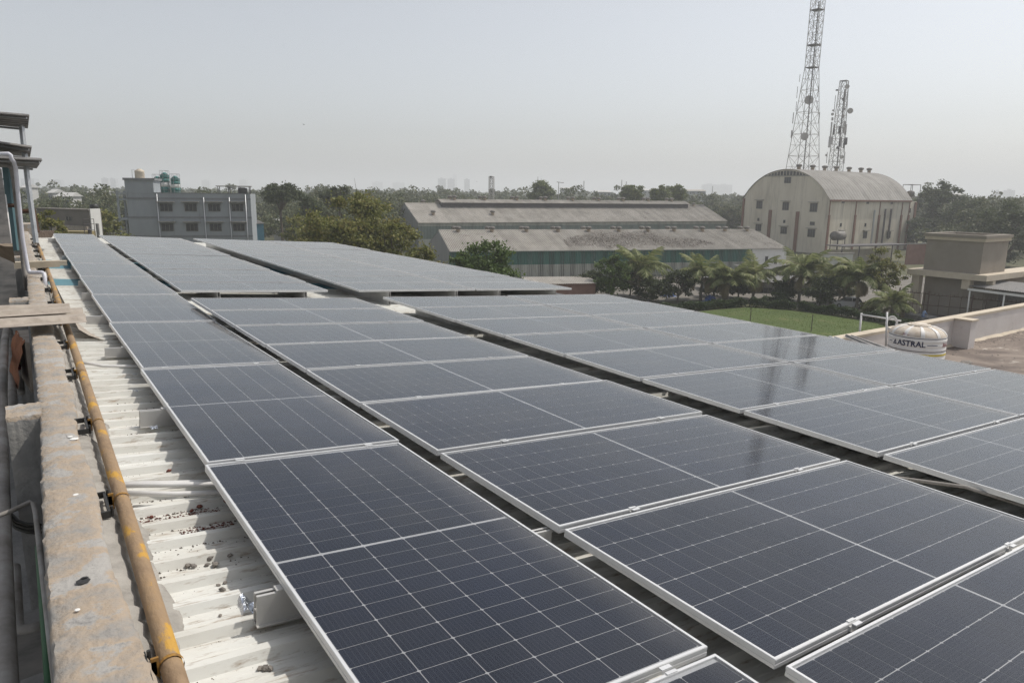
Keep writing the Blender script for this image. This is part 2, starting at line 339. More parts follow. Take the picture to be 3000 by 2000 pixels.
def glass_material(name, axis, lo, hi):
    """thin cover glass: clear, reflecting, filmed with dust that has settled along the low edge"""
    m = bpy.data.materials.new(name); m.use_nodes = True
    nt = m.node_tree; out = nt.nodes['Material Output']; nt.nodes.remove(nt.nodes['Principled BSDF'])
    tr = nt.nodes.new('ShaderNodeBsdfTransparent')
    gl = nt.nodes.new('ShaderNodeBsdfGlossy'); gl.distribution = 'MULTI_GGX'; gl.inputs['Roughness'].default_value = .075; gl.inputs['Color'].default_value = (.95, .975, 1, 1)
    fr = nt.nodes.new('ShaderNodeFresnel'); fr.inputs['IOR'].default_value = 1.33
    a = nt.nodes.new('ShaderNodeMixShader'); nt.links.new(fr.outputs[0], a.inputs[0]); nt.links.new(tr.outputs[0], a.inputs[1]); nt.links.new(gl.outputs[0], a.inputs[2])
    df = nt.nodes.new('ShaderNodeBsdfDiffuse'); df.inputs['Color'].default_value = (.34, .33, .315, 1)
    tc = nt.nodes.new('ShaderNodeTexCoord'); sp = nt.nodes.new('ShaderNodeSeparateXYZ'); nt.links.new(tc.outputs['Object'], sp.inputs[0])
    mr = nt.nodes.new('ShaderNodeMapRange'); mr.inputs['From Min'].default_value = lo; mr.inputs['From Max'].default_value = hi; mr.interpolation_type = 'SMOOTHSTEP'
    nt.links.new(sp.outputs[axis], mr.inputs['Value'])
    g = nt.nodes.new('ShaderNodeNewGeometry')
    n = nt.nodes.new('ShaderNodeTexNoise'); n.inputs['Scale'].default_value = 2.3; n.inputs['Detail'].default_value = 7; n.inputs['Roughness'].default_value = .6
    nt.links.new(g.outputs['Position'], n.inputs['Vector'])
    n2 = nt.nodes.new('ShaderNodeMapRange'); n2.inputs['From Min'].default_value = .35; n2.inputs['From Max'].default_value = .7
    n2.inputs['To Min'].default_value = .003; n2.inputs['To Max'].default_value = .018; nt.links.new(n.outputs['Fac'], n2.inputs['Value'])
    e = nt.nodes.new('ShaderNodeMath'); e.operation = 'MULTIPLY'; nt.links.new(mr.outputs[0], e.inputs[0]); nt.links.new(n.outputs['Fac'], e.inputs[1])
    e2 = nt.nodes.new('ShaderNodeMath'); e2.operation = 'MULTIPLY_ADD'; e2.inputs[1].default_value = .08; nt.links.new(e.outputs[0], e2.inputs[0]); nt.links.new(n2.outputs[0], e2.inputs[2])
    # optical depth of the film grows with the slant of the light path
    dt = nt.nodes.new('ShaderNodeVectorMath'); dt.operation = 'DOT_PRODUCT'; nt.links.new(g.outputs['Incoming'], dt.inputs[0]); nt.links.new(g.outputs['Normal'], dt.inputs[1])
    ab_ = nt.nodes.new('ShaderNodeMath'); ab_.operation = 'ABSOLUTE'; nt.links.new(dt.outputs['Value'], ab_.inputs[0])
    mx_ = nt.nodes.new('ShaderNodeMath'); mx_.operation = 'MAXIMUM'; mx_.inputs[1].default_value = .03; nt.links.new(ab_.outputs[0], mx_.inputs[0])
    dv = nt.nodes.new('ShaderNodeMath'); dv.operation = 'DIVIDE'; nt.links.new(e2.outputs[0], dv.inputs[0]); nt.links.new(mx_.outputs[0], dv.inputs[1])
    ex = nt.nodes.new('ShaderNodeMath'); ex.operation = 'POWER'; ex.inputs[0].default_value = .3679; nt.links.new(dv.outputs[0], ex.inputs[1])
    om = nt.nodes.new('ShaderNodeMath'); om.operation = 'SUBTRACT'; om.inputs[0].default_value = 1.0; nt.links.new(ex.outputs[0], om.inputs[1])
    b = nt.nodes.new('ShaderNodeMixShader'); nt.links.new(om.outputs[0], b.inputs[0]); nt.links.new(a.outputs[0], b.inputs[1]); nt.links.new(df.outputs[0], b.inputs[2])
    nt.links.new(b.outputs[0], out.inputs['Surface'])
    return m
MT['cell'] = cell_material()
MT['glass_l'] = glass_material('cover_glass_upright', 'X', PW - .16, PW - .01)
MT['glass_m'] = glass_material('cover_glass_flat', 'Y', PL - .22, PL - .01)
MT['backsheet'] = nmat('backsheet', [(.32, .33, .35), (.38, .39, .41)], 3, .6)

fr_w = .0105
mb = MB()
for x0, x1, y0, y1 in ((0, fr_w, 0, PL), (PW - fr_w, PW, 0, PL), (fr_w, PW - fr_w, 0, fr_w), (fr_w, PW - fr_w, PL - fr_w, PL)):
    mb.box((x0, y0, -.034), (x1, y1, 0))
# the outer side carries a shallow groove line
for x0, x1, y0, y1 in ((-.0015, 0, 0, PL), (PW, PW + .0015, 0, PL), (0, PW, -.0015, 0), (0, PW, PL, PL + .0015)):
    mb.box((x0, y0, -.012), (x1, y1, -.002)); mb.box((x0, y0, -.034), (x1, y1, -.021))
ME_FRAME = mb.mesh('frame', MT['alu'])
ME_BACK = MB().quad((fr_w, fr_w, -.009), (PW - fr_w, fr_w, -.009), (PW - fr_w, PL - fr_w, -.009), (fr_w, PL - fr_w, -.009)).mesh('backsheet', MT['backsheet'])
def glassme(k): return MB().quad((fr_w, fr_w, -.004), (PW - fr_w, fr_w, -.004), (PW - fr_w, PL - fr_w, -.004), (fr_w, PL - fr_w, -.004)).mesh('cover_glass', MT[k])
ME_GL, ME_GM = glassme('glass_l'), glassme('glass_m')
CP, CH = .1725, .1008          # cell pitches across and along
MX = (PW - 6 * CP) / 2
MIDG = .014
MY = (PL - 22 * CH - MIDG) / 2
def cellpoly(x, y, mb, thick):
    w, h, c = CP - .0040, CH - .0034, .0045
    p = [(x + c, y), (x + w - c, y), (x + w, y + c), (x + w, y + h - c), (x + w - c, y + h), (x + c, y + h), (x, y + h - c), (x, y + c)]
    if thick: mb.prism(p, -.0088, -.0078)
    else: mb.add([(a, b, -.0078) for a, b in p], [tuple(range(8))])
CELLPOS = [(MX + i * CP + .0021, MY + j * CH + (MIDG if j >= 11 else 0) + .001) for i in range(6) for j in range(22)]
mb = MB(); cellpoly(0, 0, mb, True); ME_CELL = mb.mesh('cell', MT['cell'])
mb = MB()
for x, y in CELLPOS: cellpoly(x, y, mb, False)
ME_CELLS = mb.mesh('cells', MT['cell'])
mb = MB(); mb.box((-.022, -.007, .0005), (.022, .009, .0045)); mb.box((-.022, -.029, .0005), (.022, -.017, .004)); mb.box((-.022, -.017, -.03), (.022, -.007, -.012)); mb.box((-.022, -.0075, -.03), (.022, -.0065, .0005))
ME_CLAMP = mb.mesh('clamp', MT['alu'])

def place_panel(o, ex, ey, kind, label, near=False, lscale=1.0, clamps=()):
    """o: corner, ex: direction of the short side, ey: of the long side"""
    ex = Vector(ex).normalized(); ey = Vector(ey); ey = (ey - ex * ey.dot(ex)).normalized(); ez = ex.cross(ey)
    e = empty('solar_panel', label=label, cat='solar panel', group='solar panels on the sheet roof')
    M4 = Matrix(((ex.x, ey.x * lscale, ez.x, o[0]), (ex.y, ey.y * lscale, ez.y, o[1]), (ex.z, ey.z * lscale, ez.z, o[2]), (0, 0, 0, 1)))
    e.matrix_world = M4
    link('frame', ME_FRAME, e); link('backsheet', ME_BACK, e)
    if near:
        for x, y in CELLPOS:
            c = link('cell', ME_CELL, e); c.location = (x, y, 0)
    else:
        tag(link('cells', ME_CELLS, e), kind='stuff')
    link('cover_glass', ME_GL if kind == 'l' else ME_GM, e)
    for (x, y, rz) in clamps:
        c = link('clamp', ME_CLAMP, e); c.location = (x, y, 0); c.rotation_euler = (0, 0, rz)
    return e

def sm(a, b, t):
    t = min(1, max(0, (t - a) / (b - a))); return t * t * (3 - 2 * t)
def zroof(x, y):                # crest height of the roof sheeting
    return CZ - 1.455 - .0765 * x - .05 * sm(7.5, 12.0, y) + .02 * sm(14, 25, y)

# ------------------------------------------------------------------ ground and setting
g = MB(); R = 9000
g.quad((-R, -R, 0), (R, -R, 0), (R, R, 0), (-R, R, 0))
tag(g.build('ground', MT['ground']), 'dusty brown ground reaching to the hazy horizon', 'ground', kind='structure')

# ------------------------------------------------------------------ our factory building: walls, sheet roof, parapet
XR = 9.55                       # eave
Y0, Y1 = -3.0, 27.3
fb = empty('factory_building', (0, 0, 0), label='factory building under the solar panels with cream ribbed sheet roof', cat='building')
b = MB(); b.box((-.05, Y0, 0), (XR - .15, Y1 - .1, 12.6)); b.box((-.05, Y0, 12.6), (.13, Y1 - .1, 14.0))
b.box((.13, Y1 - .3, 12.6), (XR - .15, Y1 - .1, 13.25))
b.build('wall', MT['concrete_grey'], fb)
PITCH = .195
prof = [(0, 0), (.022, 0), (.027, .003), (.035, .003), (.040, 0), (.065, 0), (.070, .003), (.078, .003), (.083, 0), (.105, 0), (.124, .034), (.160, .034), (.179, 0)]
NS = int((Y1 - Y0) / (PITCH * 5)) + 1
xs = [.14, .5, .9, 1.4, 2, 3, 4, 5, 6, 7, 8, 8.8, XR]
for i in range(NS):
    ys = []
    for k in range(5):
        ys += [(Y0 + (i * 5 + k) * PITCH + u, h) for u, h in prof]
    ys.append((Y0 + (i + 1) * 5 * PITCH, 0)); ys.append((Y0 + (i + 1) * 5 * PITCH + .022, 0.0))
    lift = .0025 if i % 2 else 0
    b = MB(); nx = len(xs)
    wob = [random.uniform(-.003, .003) for _ in xs]
    vs = [(x, y, zroof(x, y) - .034 + h + lift + wob[a]) for (y, h) in ys for a, x in enumerate(xs)]
    fs = [(j * nx + a, j * nx + a + 1, (j + 1) * nx + a + 1, (j + 1) * nx + a) for j in range(len(ys) - 1) for a in range(nx - 1)]
    b.add(vs, fs)
    yc = Y0 + (i + .5) * 5 * PITCH
    mk = 'blue_sheet' if 13.6 < yc < 14.5 or 16.6 < yc < 18.6 else 'sheet'
    b.build('roof_sheet', MT[mk], fb)
# eave gutter
b = MB()
gz = zroof(XR, 5) - .12
for (x0, x1, z0, z1) in ((XR - .02, XR + .22, -.03, 0), (XR + .20, XR + .22, 0, .14), (XR - .02, XR, 0, .06)):
    b.box((x0, Y0, gz + z0), (x1, Y1, gz + z1))
b.build('gutter', MT['steel'], fb)

# parapet: uneven worn concrete top, mortar skirt on the roof side
PZ = CZ - 1.25
par = empty('parapet_wall', (0, 0, PZ), label='low worn concrete parapet stained orange along the left roof edge', cat='wall')
def rough_strip(name, y0, y1, step, secfun, mat, parent, amp, seed, smooth=False):
    rg = np.random.default_rng(seed); b = MB(); n = int((y1 - y0) / step) + 1
    ys = np.linspace(y0, y1, n); k = None; vs = []
    for y in ys:
        sec = secfun(y); k = len(sec)
        for (x, z) in sec: vs.append((x + rg.normal(0, amp), y + rg.normal(0, amp * .5), z + rg.normal(0, amp)))
    fs = [(i * k + j, i * k + j + 1, (i + 1) * k + j + 1, (i + 1) * k + j) for i in range(n - 1) for j in range(k - 1)]
    b.add(vs, fs)
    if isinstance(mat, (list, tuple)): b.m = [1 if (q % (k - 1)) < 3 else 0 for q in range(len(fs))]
    o = b.build(name, mat, parent); o.matrix_parent_inverse = Matrix.Translation(-Vector(parent.location)) if parent else Matrix()
    if smooth: smooth_angle(o, 50)
    return o
def parsec(y):
    w = -.055 + .03 * sm(2.5, 5, y) + .03 * sm(8, 16, y); r = .15 + .012 * math.sin(y * 1.3) + .01 * math.sin(y * 4.1)
    top = PZ + .006 * math.sin(y * 2.2)
    return [(w - .004, top - 1.7), (w - .003, top - .5), (w, top - .10), (w + .002, top - .012), (w + .012, top - .002), (w + .06, top + .003), (w + .11, top + .001), (r - .05, top), (r - .012, top - .004), (r, top - .016), (r + .006, top - .10), (r + .012, top - .30)]
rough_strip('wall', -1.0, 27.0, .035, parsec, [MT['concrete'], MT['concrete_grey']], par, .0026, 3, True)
def skirt(y):
    r = .155; zr = zroof(.3, y)
    e = .285 + .03 * math.sin(y * 2.7) + .018 * math.sin(y * 7.9)
    return [(.10, PZ - .045), (r + .02, PZ - .06), (r + .06, PZ - .11), (e - .03, zr + .012), (e, zr - .006), (e + .012, zr - .04)]
rough_strip('mortar_skirt', -1.0, 27.0, .05, skirt, MT['plaster'], par, .006, 4, True)
def pier(y, w, xl, z1, nm='pier'):
    def sec(x):
        return [(y - w / 2 - .003, z1 - 1.6), (y - w / 2, z1 - .02), (y - w / 2 + .012, z1), (y, z1 + .004), (y + w / 2 - .012, z1), (y + w / 2, z1 - .02), (y + w / 2, z1 - 1.6)]
    rg = np.random.default_rng(int(abs(y) * 10)); b = MB(); n = 12; vs = []
    for x in np.linspace(xl, -.045 + .03, n):
        for (yy, z) in sec(x): vs.append((x + rg.normal(0, .003), yy + rg.normal(0, .003), z + rg.normal(0, .003)))
    b.add(vs, [(i * 7 + j, i * 7 + j + 1, (i + 1) * 7 + j + 1, (i + 1) * 7 + j) for i in range(n - 1) for j in range(6)] + [tuple(range(6, -1, -1))])
    b.m = [0 if f % 6 in (1, 2, 3, 4) else 1 for f in range(len(b.f) - 1)] + [1]
    o = b.build(nm, [MT['concrete'], MT['concrete_grey']], par); o.matrix_parent_inverse = Matrix.Translation(-Vector(par.location)); smooth_angle(o, 50)
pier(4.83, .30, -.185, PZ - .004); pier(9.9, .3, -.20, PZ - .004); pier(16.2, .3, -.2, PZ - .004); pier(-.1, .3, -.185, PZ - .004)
# black discs paint the shade in a missing chunk; white paint drips on top
b = MB()
for (px, py, r) in ((243, 1698, .022), (247, 1690, .013)):
    c = AZ(px, py, PZ + .006); b.lathe([(r, -.003), (r * .8, -.002)], c, 7)
o = b.build('hole_shade_disc', MT['black'], par); o.matrix_parent_inverse = Matrix.Translation(-Vector(par.location))
b = MB()
for (px, py, r) in ((217, 1282, .02), (222, 1445, .012), (226, 1781, .008), (205, 1276, .012)):
    c = AZ(px, py, PZ + .009); b.lathe([(r, -.005), (r * .9, -.0035), (r * .5, -.003)], c, 9)
o = b.build('paint_splash', MT['white'], par); o.matrix_parent_inverse = Matrix.Translation(-Vector(par.location))

# ------------------------------------------------------------------ solar panels
LX = [.640, .657, .672, .69, .706, .72, .73, .745, .76, .772, .782]
LY = [1.335, 3.677, 6.10, 8.62, 11.09, 13.60, 16.05, 18.70, 21.15, 23.6, 26.0]
LZ = [-1.345, -1.351, -1.372, -1.398, -1.398, -1.405, -1.395, -1.40, -1.385, -1.385, -1.345]
LS = [-.081, -.081, -.077, -.068, -.066, -.06, -.059, -.057, -.056, -.053, -.051]
place_panel((LX[0] - .01, LY[0] - .04 - PL, CZ - 1.345), (1, 0, -.081), (0.004, 1, 0), 'l', 'solar panel cut off by the bottom edge, nearest of the column beside the parapet', True,
            clamps=((.25, PL + .02, 0), (.86, PL + .02, 0)))
for k in range(1, 11):
    a = Vector((LX[k - 1], LY[k - 1], CZ + LZ[k - 1])); c = Vector((LX[k], LY[k], CZ + LZ[k]))
    d = c - a; ln = d.length - .035
    place_panel(a, (1, 0, (LS[k - 1] + LS[k]) / 2), d, 'l', 'solar panel, %s whole one from the camera in the single column beside the parapet' % ORD[k - 1], k <= 2, ln / PL,
                clamps=((.17, PL + .02, 0), (.88, PL + .02, 0)) if k < 10 else ())
def block(x0, y0, z0, sx, sy, yaw, gap, ns, cols, names, n0=0, nearset=()):
    ca, sa = math.cos(yaw), math.sin(yaw)
    for c in range(cols):
        for n in ns:
            u = c * (PL + .03); v = (n - n0) * (PW + gap)
            jit = random.uniform(-.006, .006)
            o = Vector((x0 + u * ca - v * sa, y0 + v * ca + u * sa, CZ + z0 + u * sx + v * sy + jit * .4))
            ex = Vector((sa, -ca, -sy)); ey = Vector((ca, sa, sx + jit * .5))
            place_panel(o, ex, ey, 'm', names[c] % ORD[n - min(ns)], (c, n) in nearset,
                        clamps=((PW + gap / 2 - .004, .46, -math.pi / 2), (PW + gap / 2 - .004, PL - .46, -math.pi / 2)) if n > min(ns) else ())
# far edge of row n lies at y0 + n*(PW+gap)
block(1.8513, 1.1440, -1.4490, -.0714, .0071, .0124, .0398, range(0, 9), 1, ['solar panel, %s from the camera in the near middle column'], 0, {(0, 0), (0, 1), (0, 2), (0, 3)})
block(4.552, 1.1623, -1.6599, -.0600, .0108, .0104, .0398, range(0, 9), 2, ['solar panel, %s from the camera in the inner column of the near right block', 'solar panel, %s from the camera in the outer column of the near right block'], 0, {(0, 1), (0, 2)})
block(1.898, 11.603 + PW, -1.476, -.0617, .0073, -.0032, .0683, range(0, 12), 1, ['solar panel, %s from the camera in the far middle column'])
block(4.549, 11.170 + PW, -1.594, -.0564, .0068, .0041, .0572, range(0, 12), 2, ['solar panel, %s from the camera in the inner column of the far right block', 'solar panel, %s from the camera in the outer column of the far right block'])

# ------------------------------------------------------------------ mounting rails
def rail_mesh(length, h, w=.04):
    b = MB(); t = .004
    b.box((0, -w / 2, 0), (length, -w / 2 + t, h)); b.box((0, w / 2 - t, 0), (length, w / 2, h))
    b.box((0, -w / 2 - .012, -.004), (length, w / 2 + .012, 0))
    b.box((0, -w / 2 + t + .0005, h * .45), (length, w / 2 - t - .0005, h * .45 + t))
    b.box((0, -w / 2, h), (length, -w / 2 + .013, h + t)); b.box((0, w / 2 - .013, h), (length, w / 2, h + t))
    return b.mesh('mounting_rail', MT['alu_dull'])
def rail(p, q, h, label, group):
    p = Vector(p); q = Vector(q); d = q - p
    e = empty('mounting_rail', p, 0, label, 'rail', group)
    e.rotation_euler = d.to_track_quat('X', 'Z').to_euler()
    link('profile', rail_mesh(d.length, h), e)
    return e
for k, (y, xl) in enumerate(((2.36, .535), (4.93, .495), (7.25, .505), (9.32, .50), (11.6, .60), (13.2, .655), (15.75, .70), (18.3, .66), (20.6, .66), (24.6, .60))):
    zt = zroof(xl, y); zp = np.interp(y, LY, LZ) + CZ - .036
    xe = 1.83
    sl_ = -.078
    h = max(.05, zp - zt - .006 + (LX[0] - xl) * .07)
    r = rail((xl, y, zt + .004), (xe, y, zroof(xe, y) + .004), min(.105, h), 'aluminium mounting rail end poking out under the %s panel beside the parapet' % ORD[k], 'rails poking out towards the parapet')
    xe_ = float(np.interp(y, LY, LX)) - xl; c = MB(); c.box((xe_ - .045, -.02, min(.105, h) + .004), (xe_ - .004, .02, min(.105, h) + .012)); c.box((xe_ - .010, -.02, min(.105, h) + .012), (xe_ - .004, .02, min(.105, h) + .04)); c.build('end_clamp', MT['alu_dull'], r)
def yrails(xs_, y0, y1, zf, nm, gp):
    for i, x in enumerate(xs_):
        zt0, zt1 = zroof(x, y0) + .003, zroof(x, y1) + .003
        rail((x, y0, zt0), (x, y1, zt1), max(.05, zf(x, y0) - zt0 - .004), 'mounting rail running under the %s, %s from its left edge' % (nm, ORD[i]), gp)
yrails((2.30, 3.62), .05, 9.95, lambda x, y: CZ - 1.449 - .0714 * (x - 1.85) - .036, 'near middle panel column', 'rails under the near panels')
yrails((5.0, 6.3, 7.35, 8.65), .05, 9.95, lambda x, y: CZ - 1.66 - .06 * (x - 4.55) - .036, 'near right panel block', 'rails under the near panels')
yrails((2.42, 3.78), 11.56, 26.0, lambda x, y: CZ - 1.476 - .0617 * (x - 1.9) - .036, 'far middle panel column', 'rails under the far panels')
yrails((5.08, 6.40, 7.33, 8.66), 11.12, 25.6, lambda x, y: CZ - 1.594 - .0564 * (x - 4.55) - .036, 'far right panel block', 'rails under the far panels')

# ------------------------------------------------------------------ yellow gas pipe with brackets
yp = empty('gas_pipe', (.23, 0, CZ - 1.3), label='rusty yellow gas pipe running along the parapet on black brackets', cat='pipe')
pts = [(x - .23, y, z) for x, y, z in ((.205, 1.0, .0), (.222, 2.2, 0), (.235, 3.3, 0), (.245, 4.5, 0), (.255, 6, 0), (.262, 8, 0), (.27, 10, .0), (.28, 12, -.005), (.285, 15, -.01), (.29, 19, -.012), (.295, 24, -.01), (.30, 26.5, -.01))]
MB().tube(pts, .0295, 20).build('pipe', MT['yellow'], yp, True)
def pipex(y): return np.interp(y, [p[1] for p in pts], [p[0] for p in pts])
def pipez(y): return np.interp(y, [p[1] for p in pts], [p[2] for p in pts])
for y in (1.98, 3.27, 4.47, 5.8, 6.95, 8.2, 9.55, 10.9, 12.3, 13.8, 15.2, 16.6, 18, 19.4, 20.8, 22.2):
    x = pipex(y); z = pipez(y)
    b = MB(); n = 18
    for (r0, w) in ((.0335, .007),):
        ring = []
        for j in range(n):
            a = 2 * math.pi * j / n
            ring.append((x + r0 * math.cos(a), z + r0 * math.sin(a)))
        vs = [(px_, y - w, pz_) for px_, pz_ in ring] + [(px_, y + w, pz_) for px_, pz_ in ring]
        b.add(vs, [(j, (j + 1) % n, n + (j + 1) % n, n + j) for j in range(n)])
    b.box((x - .05, y - .004, z - .03), (x - .03, y + .004, z + .04))
    b.build('clamp', MT['clampy'], yp)
    b = MB()
    b.box((x - .066, y - .175, z + .012), (x - .056, y + .05, z + .036))        # flat bar along the pipe
    b.box((x - .13, y + .04, z + .010), (x - .0565, y + .0505, z + .037)); b.box((x - .13, y - .178, z + .008), (x - .0565, y - .167, z + .035))
    b.box((x - .0555, y - .004, z - .01), (x - .036, y + .006, z + .03))
    b.tube([(x - .05, y + .028, z + .005), (x - .05, y + .028, z + .05)], .006, 6); b.tube([(x - .05, y - .15, z + .0), (x - .05, y - .15, z + .045)], .006, 6)
    b.build('bracket', MT['black'], yp)

# ------------------------------------------------------------------ rubble, pipes and tape on the roof sheets
def pebble(r, seed):
    rg = np.random.default_rng(seed); b = MB()
    t = (1 + 5 ** .5) / 2
    V = [(-1, t, 0), (1, t, 0), (-1, -t, 0), (1, -t, 0), (0, -1, t), (0, 1, t), (0, -1, -t), (0, 1, -t), (t, 0, -1), (t, 0, 1), (-t, 0, -1), (-t, 0, 1)]
    Fc = [(0, 11, 5), (0, 5, 1), (0, 1, 7), (0, 7, 10), (0, 10, 11), (1, 5, 9), (5, 11, 4), (11, 10, 2), (10, 7, 6), (7, 1, 8), (3, 9, 4), (3, 4, 2), (3, 2, 6), (3, 6, 8), (3, 8, 9), (4, 9, 5), (2, 4, 11), (6, 2, 10), (8, 6, 7), (9, 8, 1)]
    b.add([tuple(np.array(v) / 1.9 * r * rg.uniform(.7, 1.25) * np.array((1.2, 1, .75))) for v in V], Fc)
    return b
ST = [(613, 1640, .016, 'stone'), (551, 1657, .013, 'stone'), (566, 1660, .013, 'stone'), (607, 1655, .011, 'stone'), (630, 1655, .014, 'stone'), (672, 1629, .014, 'stone'), (652, 1729, .013, 'stone'), (660, 1708, .009, 'stone'),
      (778, 1960, .014, 'stone'), (790, 1960, .012, 'stone'), (762, 1959, .011, 'stone'), (590, 1565, .009, 'stone'), (378, 1704, .016, 'stone'), (366, 1716, .012, 'stone'), (645, 1803, .007, 'stone'), (640, 1715, .008, 'stone'),
      (543, 1400, .032, 'brick'), (484, 1374, .017, 'brick'), (508, 1367, .014, 'brick'), (495, 1381, .013, 'brick'), (562, 1497, .012, 'brick'), (585, 1486, .014, 'brick'), (663, 1470, .02, 'brick'), (310, 1270, .022, 'stone'), (444, 1515, .010, 'brick')]
cnt = {}
NUM = ORD + ['seventeenth', 'eighteenth', 'nineteenth', 'twentieth']
rank = {}
for kind_ in ('stone', 'brick'):
    for rk, i in enumerate(sorted([i for i in range(len(ST)) if ST[i][3] == kind_], key=lambda i: -ST[i][1])): rank[i] = rk
for i, (px, py, r, mk) in enumerate(ST):
    zz = CZ - 1.49; P = AZ(px, py, zz); P = AZ(px, py, zroof(P.x, P.y) - .028)
    o = pebble(r, i).build('brick_chip' if mk == 'brick' else 'stone', MT[mk]); o.location = (P.x, P.y, P.z + r * .35); o.rotation_euler = (0, 0, i)
    big = r > .015
    cnt[mk] = cnt.get(mk, 0)
    tag(o, '%s %s, %s of its kind counted from the camera along the roof sheet' % (('larger' if big else 'small'), 'red brick fragment' if mk == 'brick' else 'grey rubble stone', NUM[rank[i]]), 'rubble', 'rubble on the roof sheet')
rg = np.random.default_rng(11); b = MB()
for i in range(2400):
    y = rg.uniform(1.2, 9) if i % 3 else rg.uniform(1.2, 4.5); x = rg.uniform(.27, .85)
    k = math.floor((y - Y0) / PITCH); u = rg.choice([rg.uniform(.08, .103), rg.uniform(.0, .1), rg.uniform(.18, .195)])
    y = Y0 + k * PITCH + u; r = rg.uniform(.0012, .005) * (1.3 if u > .075 else 1)
    z = zroof(x, y) - .033
    b.add([(x - r, y, z), (x + r * rg.uniform(.5, 1.5), y - r, z), (x + r * .4, y + r * 1.2, z), (x, y, z + r)], [(0, 1, 3), (1, 2, 3), (2, 0, 3)])
tag(b.build('roof_grit', MT['grit']), 'dark grit and crumbs scattered over the cream roof sheet', 'grit', kind='stuff')
# scattered red brick dust strip in the ribs near the white pipes
b = MB()
for i in range(330):
    y = 3.50 + rg.normal(0, .03) if i % 2 else 3.30 + rg.normal(0, .02); x = rg.uniform(.28, .66) if i % 2 else rg.uniform(.45, .68)
    r = rg.uniform(.0015, .0075); k = (y - Y0) % PITCH
    z = zroof(x, y) - .033
    b.add([(x - r, y, z), (x + r, y - r, z), (x + r * .4, y + r * 1.2, z), (x, y, z + r * .7)], [(0, 1, 3), (1, 2, 3), (2, 0, 3)])
tag(b.build('brick_crumbs', MT['brick']), 'dark red brick crumbs filling the ribs under the white pipes', 'rubble', kind='stuff')
for i, (x0, y0, x1, y1, dz, lab) in enumerate(((.155, 3.83, 1.25, 3.50, .030, 'white conduit on top of the bundle crossing the roof beside the parapet'),
                                              (.17, 3.87, 1.25, 3.60, .018, 'far white conduit of the bundle crossing the roof beside the parapet'),
                                              (.26, 3.72, 1.25, 3.45, .014, 'near white conduit of the bundle crossing the roof beside the parapet'))):
    o = MB().tube([(x0, y0, zroof(x0, y0) + dz + .02), (.5, y0 + (y1 - y0) * .3, zroof(.5, y0) + dz + .006), (x1, y1, zroof(x1, y1) + dz - .01)], .0135, 12).build('conduit', MT['pvc'], None, True)
    tag(o, lab, 'pipe', 'white conduits on the roof')
o = MB().tube([(.20, 6.95, zroof(.2, 7) + .05), (.45, 6.75, zroof(.5, 6.8) + .03), (1.0, 6.6, zroof(1, 6.6) + .02)], .0125, 10).build('conduit', MT['pvc'], None, True)
tag(o, 'single white conduit crossing the roof just this side of the tin offcut', 'pipe', 'white conduits on the roof')
o = MB().tube([(3.72, 2.55, CZ - 1.66), (4.1, 2.2, CZ - 1.655), (4.5, 1.75, CZ - 1.68), (4.75, 1.2, CZ - 1.78), (4.8, .4, CZ - 1.79)], .011, 10).build('conduit', MT['pvc_dirty'], None, True)
tag(o, 'grey conduit lying in the dark gap between the near middle and right panels', 'pipe')
for i, (px, py, sx, sy) in enumerate(((450, 1255, .045, .035), (396, 1148, .035, .03), (394, 1100, .03, .025), (263, 908, .04, .03))):
    P = AZ(px, py, CZ - 1.475); P = AZ(px, py, zroof(P.x, P.y) + .006)
    b = MB(); n = 5
    vs = [(-sx / 2 + sx * a / n, -sy / 2 + sy * c / n, .006 + .008 * random.random() + .01 * (a == 0)) for c in range(n + 1) for a in range(n + 1)]
    b.add(vs, [(c * (n + 1) + a, c * (n + 1) + a + 1, (c + 1) * (n + 1) + a + 1, (c + 1) * (n + 1) + a) for c in range(n) for a in range(n)])
    o = b.build('foil_scrap', MT['foil']); o.location = P; o.rotation_euler = (.25, 0, i)
    tag(o, 'crumpled silver foil scrap on the roof sheet, %s from the camera' % ORD[i], 'foil', 'foil scraps on the roof')
P = Vector((.535, 2.44, zroof(.53, 2.44)))
b = MB(); n = 6
b.add([(-.03 + .06 * a / n, -.02 + .05 * c / n, .01 + .03 * math.sin(a * .9) * random.uniform(.6, 1) + c * .006) for c in range(n + 1) for a in range(n + 1)], [(c * (n + 1) + a, c * (n + 1) + a + 1, (c + 1) * (n + 1) + a + 1, (c + 1) * (n + 1) + a) for c in range(n) for a in range(n)])
o = b.build('foil_scrap', MT['foil']); o.location = P
tag(o, 'shiny foil tape curled against the nearest rail end', 'foil', 'foil scraps on the roof')

# ------------------------------------------------------------------ left edge: service ledge, pipes, tin sheds
LZF = CZ - 2.55
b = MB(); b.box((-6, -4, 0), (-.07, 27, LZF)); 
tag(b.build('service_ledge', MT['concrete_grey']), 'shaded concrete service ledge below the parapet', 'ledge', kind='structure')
def pipe(name, pts, r, mat, label, group=None, n=10, cat='pipe'):
    o = MB().tube(pts, r, n).build(name, MT[mat], None, True); return tag(o, label, cat, group)
def P1(z, *pp): return [AZ(px, py, CZ + z) for px, py in pp]
pipe('drain_pipe', P1(-1.75, (24, 2150), (14, 1900), (9, 1650), (6, 1400), (6, 1150), (14, 1000), (24, 930)), .04, 'pvc_dirty', 'thick dirty grey drain pipe along the left picture edge')
pipe('drain_pipe', P1(-2.1, (62, 1150), (52, 1000), (45, 930), (40, 880)), .035, 'pvc_dirty', 'thinner grey drain pipe beyond the first parapet pier')
pipe('drain_pipe', P1(-2.0, (40, 1210), (33, 1100), (30, 960)), .04, 'pvc_dirty', 'grey drain pipe running beside the tipped storage box')
